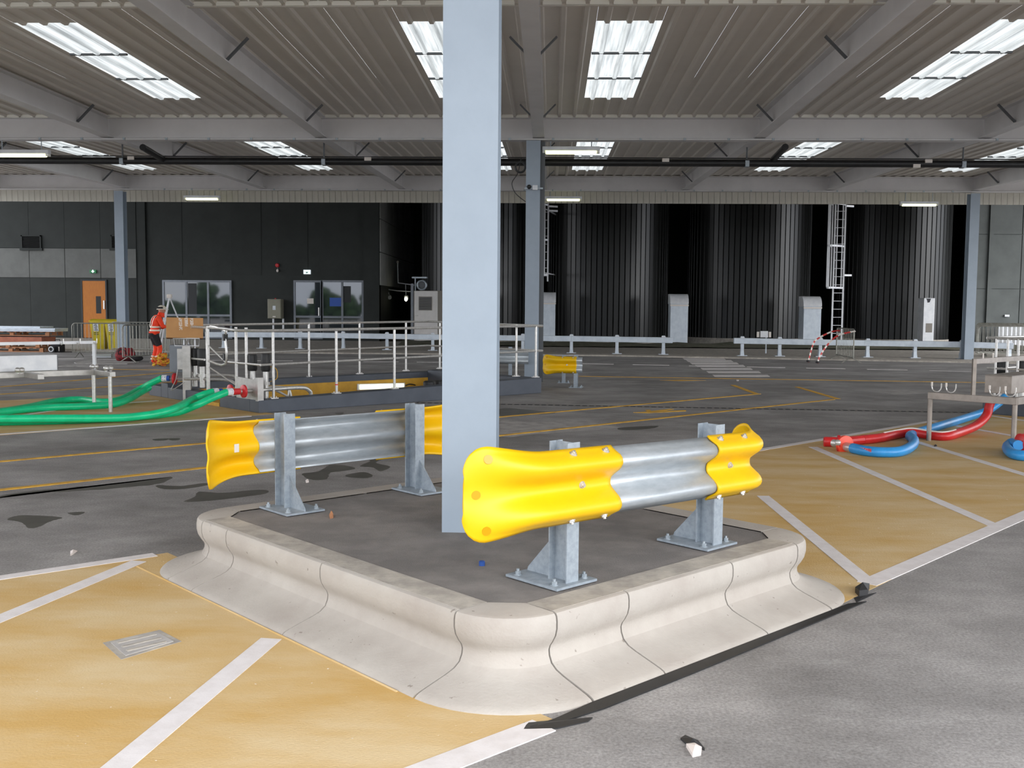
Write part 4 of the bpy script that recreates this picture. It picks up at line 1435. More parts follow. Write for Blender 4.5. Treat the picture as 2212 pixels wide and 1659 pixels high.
# pale box standing on the rack
u2 = rackp(115, 790, RV + 0.25).dot(U)
t = thing('equipment_box', 'long pale steel box lying on the left hose rack', 'box', UV(3.5, RV + 0.25, zb_))
MB().prism([UV(1.0, RV + 0.06, zb_ + 0.045), UV(u2, RV + 0.06, zb_ + 0.045), UV(u2, RV + 0.40, zb_ + 0.045), UV(1.0, RV + 0.40, zb_ + 0.045)], (0, 0, 0.24)).part('casing', 'white_metal', t, bevel=0.008)
MB().prism([UV(u2 + 0.001, RV + 0.07, zb_ + 0.06), UV(u2 + 0.012, RV + 0.07, zb_ + 0.06), UV(u2 + 0.012, RV + 0.39, zb_ + 0.06), UV(u2 + 0.001, RV + 0.39, zb_ + 0.06)], (0, 0, 0.21)).part('end_plate', 'dark_steel', t)

# ------------------------------------------------------------------ rack at the right edge
QU = 12.27
t = thing('hose_rack', 'stainless hose rack with curved hooks at the right edge', 'rack', UV(12.8, 5.2, 0))
zq = PU(2030, 852, QU).z
v_a, v_b = PU(2010, 851, QU).dot(V), PU(2193, 864, QU).dot(V)
MB().bar(UV(QU, v_a + 0.02, zq - 0.02), UV(QU, v_b - 0.03, zq - 0.02), 0.07, 0.085).part('front_beam', 'floor_tinted_steel', t, bevel=0.004)
MB().bar(UV(QU, v_b, zq - 0.02), UV(QU + 2.6, v_b, zq - 0.02), 0.07, 0.085).part('side_beam', 'floor_tinted_steel', t, bevel=0.004)
vm = PU(2102, 850, QU).dot(V)
for (u, v) in ((QU, v_a), (QU, v_b), (QU + 2.0, vm - 0.25)):
    MB().tube([UV(u, v, 0), UV(u, v, zq - 0.06)], 0.03, 10).part('leg', 'floor_tinted_steel', t, smooth=40)
ztop = PU(2103, 775, QU).z
MB().bar(UV(QU, vm, zq), UV(QU, vm, ztop), 0.042, 0.042).part('upright', 'floor_tinted_steel', t)
MB().bar(UV(QU, vm, ztop - 0.03), UV(QU + 2.2, vm, ztop - 0.03), 0.05, 0.06).part('upper_rail', 'floor_tinted_steel', t)
for px in (2013, 2044, 2138, 2172):
    vv0 = PU(px, 835, QU).dot(V)
    c = UV(QU - 0.0, vv0, zq + 0.10)
    pts = [c + Vector((0, 0, 0.03)), c + Vector((0, 0, -0.01))]
    for k in range(7):
        a = PI * k / 6
        pts.append(c - V * (0.06 - 0.06 * math.cos(a)) - Vector((0, 0, 0.01 + 0.06 * math.sin(a))))
    pts.append(c - V * 0.12 + Vector((0, 0, 0.04)))
    MB().tube(pts, 0.008, 6).part('hook', 'stainless', t)
    MB().tube([c + Vector((0, 0, 0.0)), c + Vector((0, 0, 0.05))], 0.013, 8).part('hook_tip', 'print_white', t)
for k in (0.25, 0.55):
    MB().tube([UV(QU + k, vm, ztop), UV(QU + k, vm, ztop + 0.06)], 0.01, 6).part('peg', 'print_white', t)
pa = PU(2130, 845, QU + 0.5)
vq = pa.dot(V)
t = thing('equipment_box', 'grey stainless box standing on the right hose rack', 'box', UV(QU + 0.6, vq - 0.3, zq + 0.02))
MB().prism([UV(QU + 0.45, vq, zq + 0.025), UV(QU + 0.45, vq - 0.32, zq + 0.025), UV(QU + 1.9, vq - 0.32, zq + 0.025), UV(QU + 1.9, vq, zq + 0.025)], (0, 0, 0.215)).part('casing', 'floor_tinted_steel', t, bevel=0.004)
MB().prism([UV(QU + 0.45, vq, zq + 0.242), UV(QU + 0.45, vq - 0.32, zq + 0.242), UV(QU + 1.9, vq - 0.32, zq + 0.242), UV(QU + 1.9, vq, zq + 0.242)], (0, 0, 0.006)).part('cover', 'floor_tinted_steel', t)

# second pit's upstand and railing at the right edge
t = thing('service_pit', 'dark grey upstand of a second pit behind the right hose rack', 'pit', UV(17.2, 6.0, 0))
MB().prism([UV(16.35, 6.55), UV(16.35, 2.5), UV(16.6, 2.5), UV(16.6, 6.55)], (0, 0, 0.22)).part('upstand', 'pit_grey', t, bevel=0.008)
MB().prism([UV(16.6, 6.55), UV(16.6, 6.3), UV(22, 6.3), UV(22, 6.55)], (0, 0, 0.22)).part('upstand', 'pit_grey', t, bevel=0.008)
t = thing('pit_railing', 'stainless railing around the second pit at the right edge', 'railing', UV(17.2, 6.0, 0.22))
SU = 16.5
zr1, zr2 = PU(2150, 731, SU).z, PU(2150, 797, SU).z
MB().tube([PU(2133, 730, SU), UV(SU, 2.5, zr1)], 0.022, 8).part('top_rail', 'stainless', t, smooth=40)
MB().tube([PU(2133, 730, SU), PU(2133, 730, SU) + U * 4], 0.022, 8).part('top_rail', 'stainless', t, smooth=40)
MB().tube([PU(2132, 795, SU), UV(SU, 2.5, zr2)], 0.018, 8).part('mid_rail', 'stainless', t, smooth=40)
MB().tube([PU(2150, 797, SU), PU(2150, 797, SU) + U * 4], 0.018, 8).part('mid_rail', 'stainless', t, smooth=40)
for px in (2150, 2175, 2198):
    p = PU(px, 800, SU)
    MB().tube([Vector((p.x, p.y, 0.22)), Vector((p.x, p.y, zr1))], 0.02, 8).part('post', 'stainless', t, smooth=40)
for i, px in enumerate((2165, 2208)):
    p = PU(px, 795, SU + 0.35)
    valve('black-capped steel valve behind the right hose rack, ' + ('left' if i == 0 else 'right') + ' of the two', Vector((p.x, p.y, 0.23)), p.z - 0.33, p.z - 0.12, 0.065)

# ------------------------------------------------------------------ far galvanised box-beam barrier
def box_barrier(label, pts, posts, y_top, y_bot):
    t = thing('box_beam_barrier', label, 'crash barrier', (pts[0] + pts[-1]) / 2)
    for a, b in zip(pts[:-1], pts[1:]):
        MB().bar(a, b, 0.2, 0.2).part('beam', 'cool_metal', t, bevel=0.01)
    for p in posts:
        o = MB().box((p.x, p.y + 0.0, 0.05 + (p.z - 0.15) / 2 + 0.15), (0.11, 0.10, p.z + 0.07)).part('post', 'cool_metal', t)
        MB().box((p.x, p.y, p.z + 0.115), (0.14, 0.12, 0.03)).part('post_cap', 'white_metal', o)
        MB().prism([Vector((p.x - 0.07, p.y - 0.08, 0.05)), Vector((p.x + 0.07, p.y - 0.08, 0.05)), Vector((p.x + 0.05, p.y - 0.05, 0.25)), Vector((p.x - 0.05, p.y - 0.05, 0.25))], (0, 0.16, 0)).part('foot', 'cool_metal', o)
        MB().box((p.x, p.y, 0.06), (0.34, 0.24, 0.02)).part('base_plate', 'cool_metal', o)
    return t


LB = [(445, 722.5, 38.0), (640, 723.5, 37.8), (935, 728, 37.4), (1235, 731.5, 36.3), (1453, 735, 35.7)]
pts = [PY(*p) for p in LB]
def along(pts, x):
    for a, b in zip(pts[:-1], pts[1:]):
        if a.x <= x <= b.x:
            return a.lerp(b, (x - a.x) / (b.x - a.x))
    return pts[-1] if x > pts[-1].x else pts[0]
posts = [along(pts, (px - 1191) * Y / F) for px, Y in ((477, 38), (560, 37.9), (645, 37.8), (740, 37.7), (835, 37.5), (935, 37.4), (1030, 37.0), (1130, 36.6), (1235, 36.3), (1333, 36), (1432, 35.8))]
box_barrier('long galvanised box-beam barrier before the tanks, from the pit to the crossing', pts, posts, 0, 0)
RB = [(1585, 736, 35.3), (1865, 741, 35.1), (2062, 744, 34.6), (2188, 747.5, 34.2)]
pts = [PY(*p) for p in RB]
posts = [along(pts, (px - 1191) * Y / F) for px, Y in ((1600, 35.3), (1680, 35.2), (1765, 35.2), (1865, 35.1), (1963, 34.9), (2062, 34.6), (2160, 34.3))]
box_barrier('galvanised box-beam barrier right of the crossing, before the caged ladder', pts, posts, 0, 0)

# ------------------------------------------------------------------ dark clad storage tanks
def tank(label, px, cy, r, n):
    cx = (px - 1191) * cy / F
    t = thing('storage_tank', label, 'tank', (cx, cy, 0))
    MB().tube([(cx, cy, 0), (cx, cy, 9.3)], r - 0.05, 48).part('shell', 'tank_core', t, smooth=40)
    MB().tube([(cx, cy, 0.05), (cx, cy, 0.34)], r + 0.06, 48).part('concrete_ring', 'concrete_worn', t, smooth=40)
    w = 2 * PI * r / n
    prof = [(-w * 0.47, 0.0), (-w * 0.40, 0.03), (w * 0.40, 0.03), (w * 0.47, 0.0)]
    rows = [[Vector((x, -d, z)) for x, d in prof] for z in (0.34, 9.3)]
    me = MB().sheet(rows).mesh('cladding_panel', 'tank_clad')
    for k in range(n):
        a = 2 * PI * k / n
        if math.cos(a) < -0.25:
            continue
        shared('cladding_panel', me, t, (r * math.sin(a), -r * math.cos(a), 0), a)
    return t


tank('leftmost dark ribbed tank, partly behind the central and second columns', 1032, 50, 2.75, 66)
tank('second dark ribbed tank, just right of the second column', 1310, 50, 2.95, 70)
tank('third dark ribbed tank, between two silver cabinets', 1608, 50, 2.95, 70)
tank('rightmost dark ribbed tank, behind the caged ladder', 1912, 50, 2.6, 62)


# curved-top silver cabinets between the tanks
def cabinet(label, x0, x1, ytop, ybot, Y):
    a, b = PY(x0, ybot, Y), PY(x1, ytop, Y)
    zb, ztp = max(a.z, 0.05), b.z
    t = thing('curved_cabinet', label, 'cabinet', ((a.x + b.x) / 2, Y, zb))
    d = 0.9
    zs = ztp - 0.45
    MB().span((a.x, Y, zb), (b.x, Y + d, zs)).part('casing', 'cool_metal', t, bevel=0.01)
    pr = [(Y - 0.03, zs)]
    for k in range(9):
        an = PI / 2 * k / 8
        pr.append((Y - 0.03 + 0.45 * (1 - math.cos(an)), zs + 0.45 * math.sin(an)))
    pr += [(Y + d, ztp), (Y + d, zs)]
    MB().prism([Vector((a.x - 0.02, y, z)) for y, z in pr], (b.x - a.x + 0.04, 0, 0)).part('curved_hood', 'white_metal', t, smooth=30)
    MB().span((a.x - 0.02, Y - 0.05, zs - 0.10), (b.x + 0.02, Y, zs - 0.03)).part('trim_strip', 'print_white', t)
    return t


cabinet('tall silver cabinet with a curved hood, beside the second column', 1163, 1200, 631, 740, 45.2)
cabinet('tall silver cabinet with a curved hood, between the second and third tanks', 1447, 1487, 635, 746, 45.2)
cabinet('tall silver cabinet with a curved hood, left of the caged ladder', 1734, 1775, 640, 752, 44.6)
# tall white panel
a, b = PY(1992, 757, 44.5), PY(2020, 644, 44.5)
t = thing('white_cabinet', 'tall narrow white steel panel with torn sticker, right of the rightmost tank', 'cabinet', ((a.x + b.x) / 2, 44.5, 0.05))
MB().span((a.x, 44.5, 0.05), (b.x, 45.2, b.z)).part('casing', 'white_metal', t, bevel=0.01)
MB().span((a.x + 0.12, 44.49, 0.75), (b.x - 0.08, 44.5, 1.15)).part('grey_inset', 'vent_grey', t)
q = PY(2006, 650, 44.49)
MB().prism([q + Vector((-0.1, 0, 0.1)), q + Vector((0.1, 0, 0.1)), q + Vector((0.05, 0, -0.06)), q + Vector((-0.04, 0, -0.08)), q + Vector((-0.05, 0, 0.02))], (0, 0.008, 0)).part('torn_sticker', 'print_dark', t)
# small pale junction box on the right barrier end
p = PY(1650, 722, 37.5)
t = thing('junction_box', 'small pale junction box with cable glands, above the right barrier', 'junction box', (p.x, 37.5, 0))
MB().box((p.x, 37.5, p.z), (0.28, 0.15, 0.24)).part('casing', 'white_metal', t, bevel=0.01)
for s in (-1, 1):
    MB().box((p.x + s * 0.22, 37.5, p.z - 0.01), (0.08, 0.1, 0.2)).part('gland', 'print_white', t)
MB().tube([(p.x + 0.1, 37.55, 0.05), (p.x + 0.1, 37.55, p.z)], 0.025, 6).part('stand', 'cool_metal', t)


# ------------------------------------------------------------------ caged ladders on the tanks
def ladder(label, xl, xr, Y, zbot, ztp, cage0, side=-1):
    w = xr - xl
    t = thing('caged_ladder', label, 'ladder', ((xl + xr) / 2, Y, zbot))
    for x in (xl, xr):
        MB().bar((x, Y, zbot), (x, Y, ztp), 0.07, 0.04, up=(0, 1, 0)).part('stile', 'white_metal', t)
    z = zbot + 0.25
    while z < ztp:
        MB().tube([(xl, Y, z), (xr, Y, z)], 0.016, 6).part('rung', 'white_metal', t)
        z += 0.36
    hoops = [cage0 + k * (ztp - 0.25 - cage0) / 2 for k in range(3)]
    for z in hoops:
        pts = []
        for k in range(13):
            a = PI * k / 12
            pts.append(Vector(((xl + xr) / 2 - 0.42 + math.cos(a) * 0.0 + (-0.05 - 0.42 * math.sin(a)) * 1.25 + (w / 2 + 0.42) * (1 if False else 0) + 0.42, Y - 0.62 * math.sin(a), z)) + Vector((math.cos(a) * (w / 2 + 0.06), 0, 0)))
        rows = [[p + Vector((0, 0, 0.04)), p - Vector((0, 0, 0.04))] for p in pts]
        o = MB().sheet(rows).part('cage_hoop', 'white_metal', t)
        solid(o, 0.012)
    for k in range(1, 12, 2):
        a = PI * k / 12
        x = (xl + xr) / 2 - 0.0625 - 0.525 * math.sin(a) + math.cos(a) * (w / 2 + 0.06)
        y = Y - 0.62 * math.sin(a)
        MB().bar((x, y, hoops[0]), (x, y, ztp + 0.0), 0.05, 0.012, up=(0, 1, 0)).part('cage_bar', 'white_metal', t)
    for z in (zbot + 3.2, ztp - 0.3):
        MB().bar((xr, Y + 0.05, z), (xr + 0.42, Y + 0.25, z), 0.04, 0.08).part('stand_off', 'white_metal', t)
    return t


Yl = 45.0
a, b = PY(1795, 735, Yl), PY(1826, 600, Yl)
ladder('white caged ladder rising between the third and rightmost tanks', a.x + 0.02, b.x - 0.08, Yl, 0.05, 6.6, PY(1810, 622, Yl).z)
a = PY(1182, 608, 45.6)
t = ladder2 = ladder('white caged ladder top mostly hidden behind the second column', PY(1165, 600, 45.6).x, PY(1183, 600, 45.6).x, 45.6, a.z, 6.6, a.z + 0.3)

for z in (a.z + 0.4, 6.2):
    MB().bar((ladder2.location.x, 45.62, z), (0.2, 48.75, z), 0.04, 0.06).part('stand_off', 'white_metal', ladder2)

# ------------------------------------------------------------------ white louvred kiosk door and small pipes by the tanks
Yk = 46.0
a, b = PY(893, 740, Yk), PY(947, 628, Yk)
t = thing('plant_kiosk', 'pale grey plant kiosk with a louvred door, left of the central column', 'kiosk', ((a.x + b.x) / 2, Yk, 0.05))
MB().span((a.x, Yk + 0.03, 0.05), (b.x + 0.35, Yk + 0.8, b.z)).part('casing', 'vent_grey', t)
df = MB().span((a.x + 0.04, Yk - 0.02, 0.1), (b.x - 0.03, Yk + 0.03, b.z - 0.02)).part('door', 'door_grey', t, bevel=0.008)
q0, q1 = PY(906, 669, Yk), PY(932, 642, Yk)
MB().span((q0.x - 0.03, Yk - 0.04, q0.z - 0.03), (q1.x + 0.03, Yk - 0.018, q1.z + 0.03)).part('louvre_frame', 'vent_grey', df)
for k in range(11):
    z = q0.z + (q1.z - q0.z) * (k + 0.5) / 11
    MB().frame(((q0.x + q1.x) / 2, Yk - 0.05, z), ((q1.x - q0.x) / 2, 0, 0), (0, 0.02, 0.016), (0, -0.003, 0.004)).part('louvre_slat', 'dark_steel', df)
q = PY(898, 681, Yk)
MB().tube([q + Vector((0, -0.04, 0)), q + Vector((0, -0.12, 0)), q + Vector((0.14, -0.12, -0.01))], 0.02, 6).part('door_handle', 'stainless', df)
MB().span((a.x - 0.12, Yk - 0.03, 0.05), (a.x, Yk + 0.1, b.z + 0.32)).part('corner_post', 'frame_alu', t)
q = PY(911, 616, Yk + 0.2)
t = thing('duct_mouth', 'round galvanised duct mouth on a bracket above the plant kiosk', 'duct', (q.x, Yk + 0.2, q.z))
MB().tube([q + Vector((0.21 * math.cos(2 * PI * k / 20), 0, 0.21 * math.sin(2 * PI * k / 20))) for k in range(20)], 0.045, 8, closed=True).part('rim', 'galvanised', t, smooth=60)
MB().lathe(q, (0, 1, 0), [(0.05, 0.2), (0.5, 0.2)], 20).part('duct', 'dark_steel', t)
z1 = PY(905, 601, Yk).z
MB().span((q.x - 0.45, Yk + 0.1, z1), (q.x + 0.25, Yk + 0.5, z1 + 0.07)).part('bracket_shelf', 'galvanised', t)
MB().bar((q.x - 0.3, Yk + 0.2, z1), (q.x - 0.3, Yk + 0.2, q.z - 0.35), 0.05, 0.05).part('bracket_leg', 'galvanised', t)
# pipes and bulkhead lamp along the side wall
Yp = 51.5
P = lambda px, py: PY(px, py, Yp)
t = thing('wall_pipework', 'thin white pipe runs on the pale side wall, left of the plant kiosk', 'pipes', P(870, 620))
MB().tube([P(859, 566), P(860, 611), P(895, 616)], 0.03, 6).part('pipe', 'white_metal', t)
MB().tube([P(837, 625), P(858, 628), P(893, 630)], 0.025, 6).part('pipe', 'white_metal', t)
MB().tube([P(876, 613), P(877, 640)], 0.02, 6).part('pipe', 'white_metal', t)
MB().tube([P(837, 625), P(841, 638)], 0.02, 6).part('pipe', 'white_metal', t)
MB().ball(P(859, 566), 0.07, 8).part('pipe_cap', 'print_white', t)
p = P(841, 640)
t = thing('spot_lamp', 'small unlit white lamp hanging at the left end of the thin pipes', 'lamp', p)
MB().lathe(p, (0.3, -1, -0.5), [(0, 0.05), (0.06, 0.1), (0.18, 0.1)], 10).part('hood', 'white_metal', t)
p = P(877, 646)
t = thing('bulkhead_lamp', 'bright lit bulkhead lamp on the dark side wall left of the plant kiosk', 'lamp', p)
MB().ball(p, 0.10, 12, 0.8, 0.8, 1.2).part('globe', 'lamp_glow', t, smooth=60)
MB().box(p + Vector((0, 0.12, 0.08)), (0.2, 0.1, 0.2)).part('back_plate', 'dark_steel', t)

# ------------------------------------------------------------------ items on and by the left wall
a, b = PY(578, 688, 48.2), PY(607, 646, 48.2)
t = thing('electrical_cabinet', 'beige electrical cabinet on two legs between the glazed openings', 'cabinet', ((a.x + b.x) / 2, 48.3, 0.05))
MB().span((a.x, 48.2, a.z), (b.x, 48.7, b.z)).part('casing', 'cabinet', t, bevel=0.02)
MB().span((a.x + 0.03, 48.18, a.z + 0.03), (b.x - 0.03, 48.2, b.z - 0.03)).part('door', 'cabinet', t, bevel=0.008)
for x in (a.x + 0.2, b.x + 0.02):
    MB().bar((x, 48.5, 0.05), (x, 48.5, a.z), 0.08, 0.08, up=(0, 1, 0)).part('leg', 'white_metal', t)
q = PY(592, 665, 48.17)
MB().span((q.x - 0.07, 48.17, q.z - 0.1), (q.x + 0.07, 48.18, q.z + 0.1)).part('warning_label', 'label_white', t)
q = PY(592, 684, 48.17)
MB().span((q.x - 0.07, 48.17, q.z - 0.03), (q.x + 0.07, 48.18, q.z + 0.03)).part('name_plate', 'print_white', t)
q = PY(595, 645.5, 48.4)
MB().span((q.x - 0.03, 48.35, b.z), (q.x + 0.03, 48.42, b.z + 0.04)).part('red_indicator', 'red_plastic', t)
for (x0, x1, y0, y1, lb) in ((656, 670.5, 583, 592, 'small lit exit sign above the glazed door'), (194.5, 208, 583, 590, 'small lit exit sign above the orange door')):
    a, b = PY(x0, y1, YW - 0.1), PY(x1, y0, YW - 0.1)
    t = thing('exit_sign', lb, 'sign', ((a.x + b.x) / 2, YW - 0.1, a.z))
    MB().span((a.x, YW - 0.14, a.z), (b.x, YW - 0.03, b.z)).part('housing', 'exit_green' if x0 < 300 else 'exit_glow', t)
    c = (a + b) / 2
    w, h = b.x - a.x, b.z - a.z
    if x0 < 300:
        MB().prism([Vector((c.x - 0.09, YW - 0.145, c.z + 0.02)), Vector((c.x + 0.09, YW - 0.145, c.z + 0.02)), Vector((c.x, YW - 0.145, c.z - 0.07))], (0, 0.004, 0)).part('arrow', 'exit_glow', t)
        MB().span((c.x - 0.03, YW - 0.145, c.z + 0.02), (c.x + 0.03, YW - 0.141, c.z + 0.08)).part('arrow_shaft', 'exit_glow', t)
    else:
        MB().prism([Vector((c.x - 0.07, YW - 0.145, c.z)), Vector((c.x + 0.07, YW - 0.145, c.z)), Vector((c.x, YW - 0.145, c.z - 0.07))], (0, 0.004, 0)).part('arrow', 'exit_green', t)
q = PY(598.5, 573, YW - 0.1)
t = thing('alarm_beacon', 'red alarm beacon with white lamp, high on the dark left wall', 'alarm', (q.x, YW - 0.1, q.z))
MB().lathe(q + Vector((0, 0.08, 0)), (0, -1, 0), [(0, 0.1), (0.06, 0.1), (0.1, 0.07)], 12).part('sounder', 'red_plastic', t)
MB().ball(q + Vector((0.02, 0, -0.26)), 0.06, 8, 1, 1, 1.4).part('lamp', 'print_white', t, smooth=60)
MB().bar(q + Vector((0.02, 0.06, 0)), q + Vector((0.02, 0.06, -0.26)), 0.02, 0.02, up=(0, 1, 0)).part('bracket', 'dark_steel', t)
q = PY(2175, 682, 48.9)
MB().box((q.x, 48.9, q.z), (0.22, 0.06, 0.10)).thing('wall_plate', 'white_metal', 'small pale plate on the right wall above the stacked barriers', 'plate', loc=(q.x, 48.9, q.z))
q = PY(2175, 722, 47.5)
MB().span((q.x - 0.4, 47.5, 0.05), (q.x + 3, 48.2, 1.0)).thing('pale_cabinet', 'white_metal', 'low long white cabinet behind the stacked crowd barriers', 'cabinet', loc=(q.x, 47.8, 0.05), bevel=0.03)

# ------------------------------------------------------------------ lights hung from the girders
def batten(label, px0, px1, py0, py1, Y):
    a, b = PY(px0, py1, Y), PY(px1, py0, Y)
    zc = (a.z + b.z) / 2
    xm = (a.x + b.x) / 2
    L = 1.27
    t = thing('batten_light', label, 'light', (xm, Y, zc), 'fluorescent lights under the girders')
    MB().span((xm - L / 2, Y - 0.07, zc), (xm + L / 2, Y + 0.07, zc + 0.09)).part('housing', 'white_metal', t, bevel=0.015)
    MB().span((xm - L * 0.44, Y - 0.055, zc - 0.07), (xm + L * 0.44, Y + 0.055, zc + 0.001)).part('tube', 'tube_glow', t, bevel=0.02)
    for s in (-1, 1):
        MB().span((xm + s * L * 0.47 - 0.03, Y - 0.06, zc - 0.05), (xm + s * L * 0.47 + 0.03, Y + 0.06, zc)).part('end_cap', 'filler', t)
        MB().tube([(xm + s * 0.45, Y, zc + 0.09), (xm + s * 0.45, Y, zc + 0.30 if abs(Y - YG1) < 0.12 else deck_z(Y) + 0.02)], 0.012, 6).part('hanger', 'galvanised', t)
    return t


batten('lit batten light under the first girder, cut by the left edge', -14, 109, 323, 342, YG1 - 0.02)
batten('lit batten light under the first girder, right of the second column', 1172, 1295, 317, 335, YG1 + 0.05)
batten('lit batten light under the second girder, between left column and central column', 396, 477, 422, 434, YG2 + 0.3)
batten('lit batten light under the second girder, just right of the second column', 1176, 1258, 424, 436, YG2 + 0.3)
batten('lit batten light under the second girder, left of the right far column', 1943, 2027, 435, 447, YG2 + 0.3)

# black pipe run slung beneath the roof
Yb = 23.6
zp = lambda px, py: PY(px, py, Yb)
a, b = zp(-60, 346), zp(2270, 355)
t = thing('pipe_run', 'thick black pipe run slung across the roof bay behind the second column', 'pipes', (0, Yb, a.z))
za_, zb2 = a.z, b.z
MB().tube([a, b], 0.085, 12).part('pipe', 'black_pipe', t, smooth=40)
MB().tube([a + Vector((0, 0.05, 0.115)), b + Vector((0, 0.05, 0.115))], 0.014, 6).part('cable', 'black_pipe', t)
for px in (283, 1640):
    p = zp(px + 70 if px < 900 else px + 30, 345)
    s = 1 if px < 900 else -1
    MB().tube([p, p + Vector((0.0, -1.2, 0.10))] if s > 0 else [p, p + Vector((0, -1.2, 0.10))], 0.075, 10).part('branch_pipe', 'black_pipe', t, smooth=40)
for px in (265, 700, 1613, 2080):
    p = zp(px, 347)
    f = (p.x - a.x) / (b.x - a.x)
    z = a.z + (b.z - a.z) * f
    MB().tube([(p.x, Yb, z), (p.x, Yb, deck_z(Yb) + 0.01)], 0.02, 6).part('hanger', 'dark_steel', t)
    MB().box((p.x, Yb, z - 0.02), (0.09, 0.2, 0.14)).part('saddle', 'galvanised', t)
for px in (286, 796, 1437, 1978, 2003):
    p = zp(px, 345)
    f = (p.x - a.x) / (b.x - a.x)
    z = a.z + (b.z - a.z) * f
    MB().box((p.x, Yb - 0.09, z + (0.05 if px != 1978 else -0.06)), (0.16, 0.03, 0.08)).part('white_clip', 'print_white', t)
# coil of black cable and small camera bracket on the second column
p = PY(1124, 361, YG1 - 0.1)
t = thing('cable_coil', 'coil of black cable hanging beside the second column', 'cable', p)
for r in (0.10, 0.115):
    MB().tube([p + Vector((r * math.cos(2 * PI * k / 20), 0.02 * (r > 0.11), r * 1.05 * math.sin(2 * PI * k / 20))) for k in range(20)], 0.014, 6, closed=True).part('loop', 'black_pipe', t)
p2 = lambda x, y: PY(x, y, YG1 - 0.1)
MB().tube(smooth_path([p2(1126, 340), p2(1124, 350), p2(1118, 375), p2(1106, 395), p2(1112, 415), p2(1125, 428), p2(1136, 436)]), 0.009, 6).part('loose_end', 'black_pipe', t)
p = PY(1153, 407, YG1 - 0.2)
t = thing('camera_bracket', 'small junction box and fittings on the face of the second column', 'bracket', p)
MB().bar(p + Vector((-0.2, 0, 0)), p + Vector((0.2, 0, 0)), 0.05, 0.035).part('rail', 'galvanised', t)
MB().box(p + Vector((0.03, -0.04, 0.01)), (0.11, 0.08, 0.10)).part('junction_box', 'white_metal', t)
MB().ball(p + Vector((-0.1, -0.03, 0.03)), 0.05, 8).part('sensor', 'black_rubber', t, smooth=60)

# ------------------------------------------------------------------ steel crowd barriers
def crowd_barrier(label, loc, rz, w=2.0, h=1.08, lean=0.0, group='steel crowd barriers', n=16):
    t = thing('crowd_barrier', label, 'crowd barrier', loc, group)
    t.rotation_euler = (lean, 0, rz)
    r = 0.018
    zb = 0.18
    cr = 0.12
    pts = [(-w / 2, 0, zb), (-w / 2, 0, h - cr)]
    for k in range(1, 5):
        a = PI - PI / 2 * k / 4
        pts.append((-w / 2 + cr + cr * math.cos(a), 0, h - cr + cr * math.sin(a)))
    pts += [(-p[0], 0, p[2]) for p in reversed(pts)]
    local_part(MB().tube(pts, r, 8, closed=True), 'frame', 'barrier_grey', t, smooth=40)
    m = MB().tube([(0, 0, zb), (0, 0, h)], 0.008, 5).mesh('bar', 'barrier_grey')
    for k in range(n):
        shared('bar', m, t, (-w / 2 + w * (k + 0.5) / n, 0, 0))
    for s in (-1, 1):
        x = s * w * 0.38
        for q in (-1, 1):
            local_part(MB().tube([(x, 0, zb), (x + 0.02 * s, q * 0.30, 0.012)], 0.016, 6), 'foot', 'barrier_grey', t)
    return t


p0, p1 = G(1800, 776), G(1850, 787)
c = (p0 + p1) / 2
crowd_barrier('steel crowd barrier with red and white tape, below the caged ladder', Vector((c.x, c.y, 0)), math.atan2(p1.y - p0.y, p1.x - p0.x), w=(p1 - p0).length * 0.75, n=11)
crowd_barrier('steel crowd barrier in front of the two yellow bins', G(222, 773), 0.03, w=1.9)
p0 = G(318, 781)
crowd_barrier('steel crowd barrier seen nearly end-on, between red bag and man', Vector((p0.x, p0.y, 0)), 1.25, w=2.0)
crowd_barrier('steel crowd barrier behind the man, right of the yellow bins', G(300, 765), -0.1, w=2.0)
crowd_barrier('steel crowd barrier behind the tripod, left of the control post', G(375, 782), 1.2, w=1.6)
p0 = G(2185, 781)
for k in range(4):
    crowd_barrier('%s of the crowd barriers stacked behind the right railing' % ('frontmost', 'second', 'third', 'rearmost')[k], Vector((p0.x + 1.0 + 0.12 * k, p0.y + 2.2 + 0.32 * k, 0)), -0.12 - 0.05 * k, w=2.3, h=1.15 + 0.03 * k, group='stacked crowd barriers')
# red and white tape strung from the barrier
pts = [PY(x, y, Y) for x, y, Y in ((1746, 783, 32.0), (1756, 745, 32.2), (1766, 732, 32.3), (1795, 717, 32.2), (1815, 714, 32.0))]
pts[0].z = 0.02
def tape(label, pts):
    path = smooth_path(pts, 8)
    t = thing('hazard_tape', label, 'tape', Vector((path[0].x, path[0].y, 0)))
    rows = [[p + Vector((0, 0.0, 0.02)) - Vector((0.018, 0, 0)), p - Vector((0, 0.0, 0.02)) + Vector((0.018, 0, 0))] for p in path]
    o = MB().sheet(rows).part('strip', 'hazard_tape', t)
    solid(o, 0.004)
    for k in (0,):
        MB().ball(path[0] + Vector((0, 0, 0.03)), 0.06, 8, 1.2, 1, 0.6).part('weight', 'litter_black', t)
tape('left strand of red and white tape trailing from the crowd barrier', pts)
pts = [PY(x, y, Y) for x, y, Y in ((1766, 789, 31.2), (1772, 768, 31.3), (1790, 742, 31.4), (1812, 724, 31.2), (1848, 715, 31.0))]
pts[0].z = 0.02
tape('right strand of red and white tape trailing from the crowd barrier', pts)

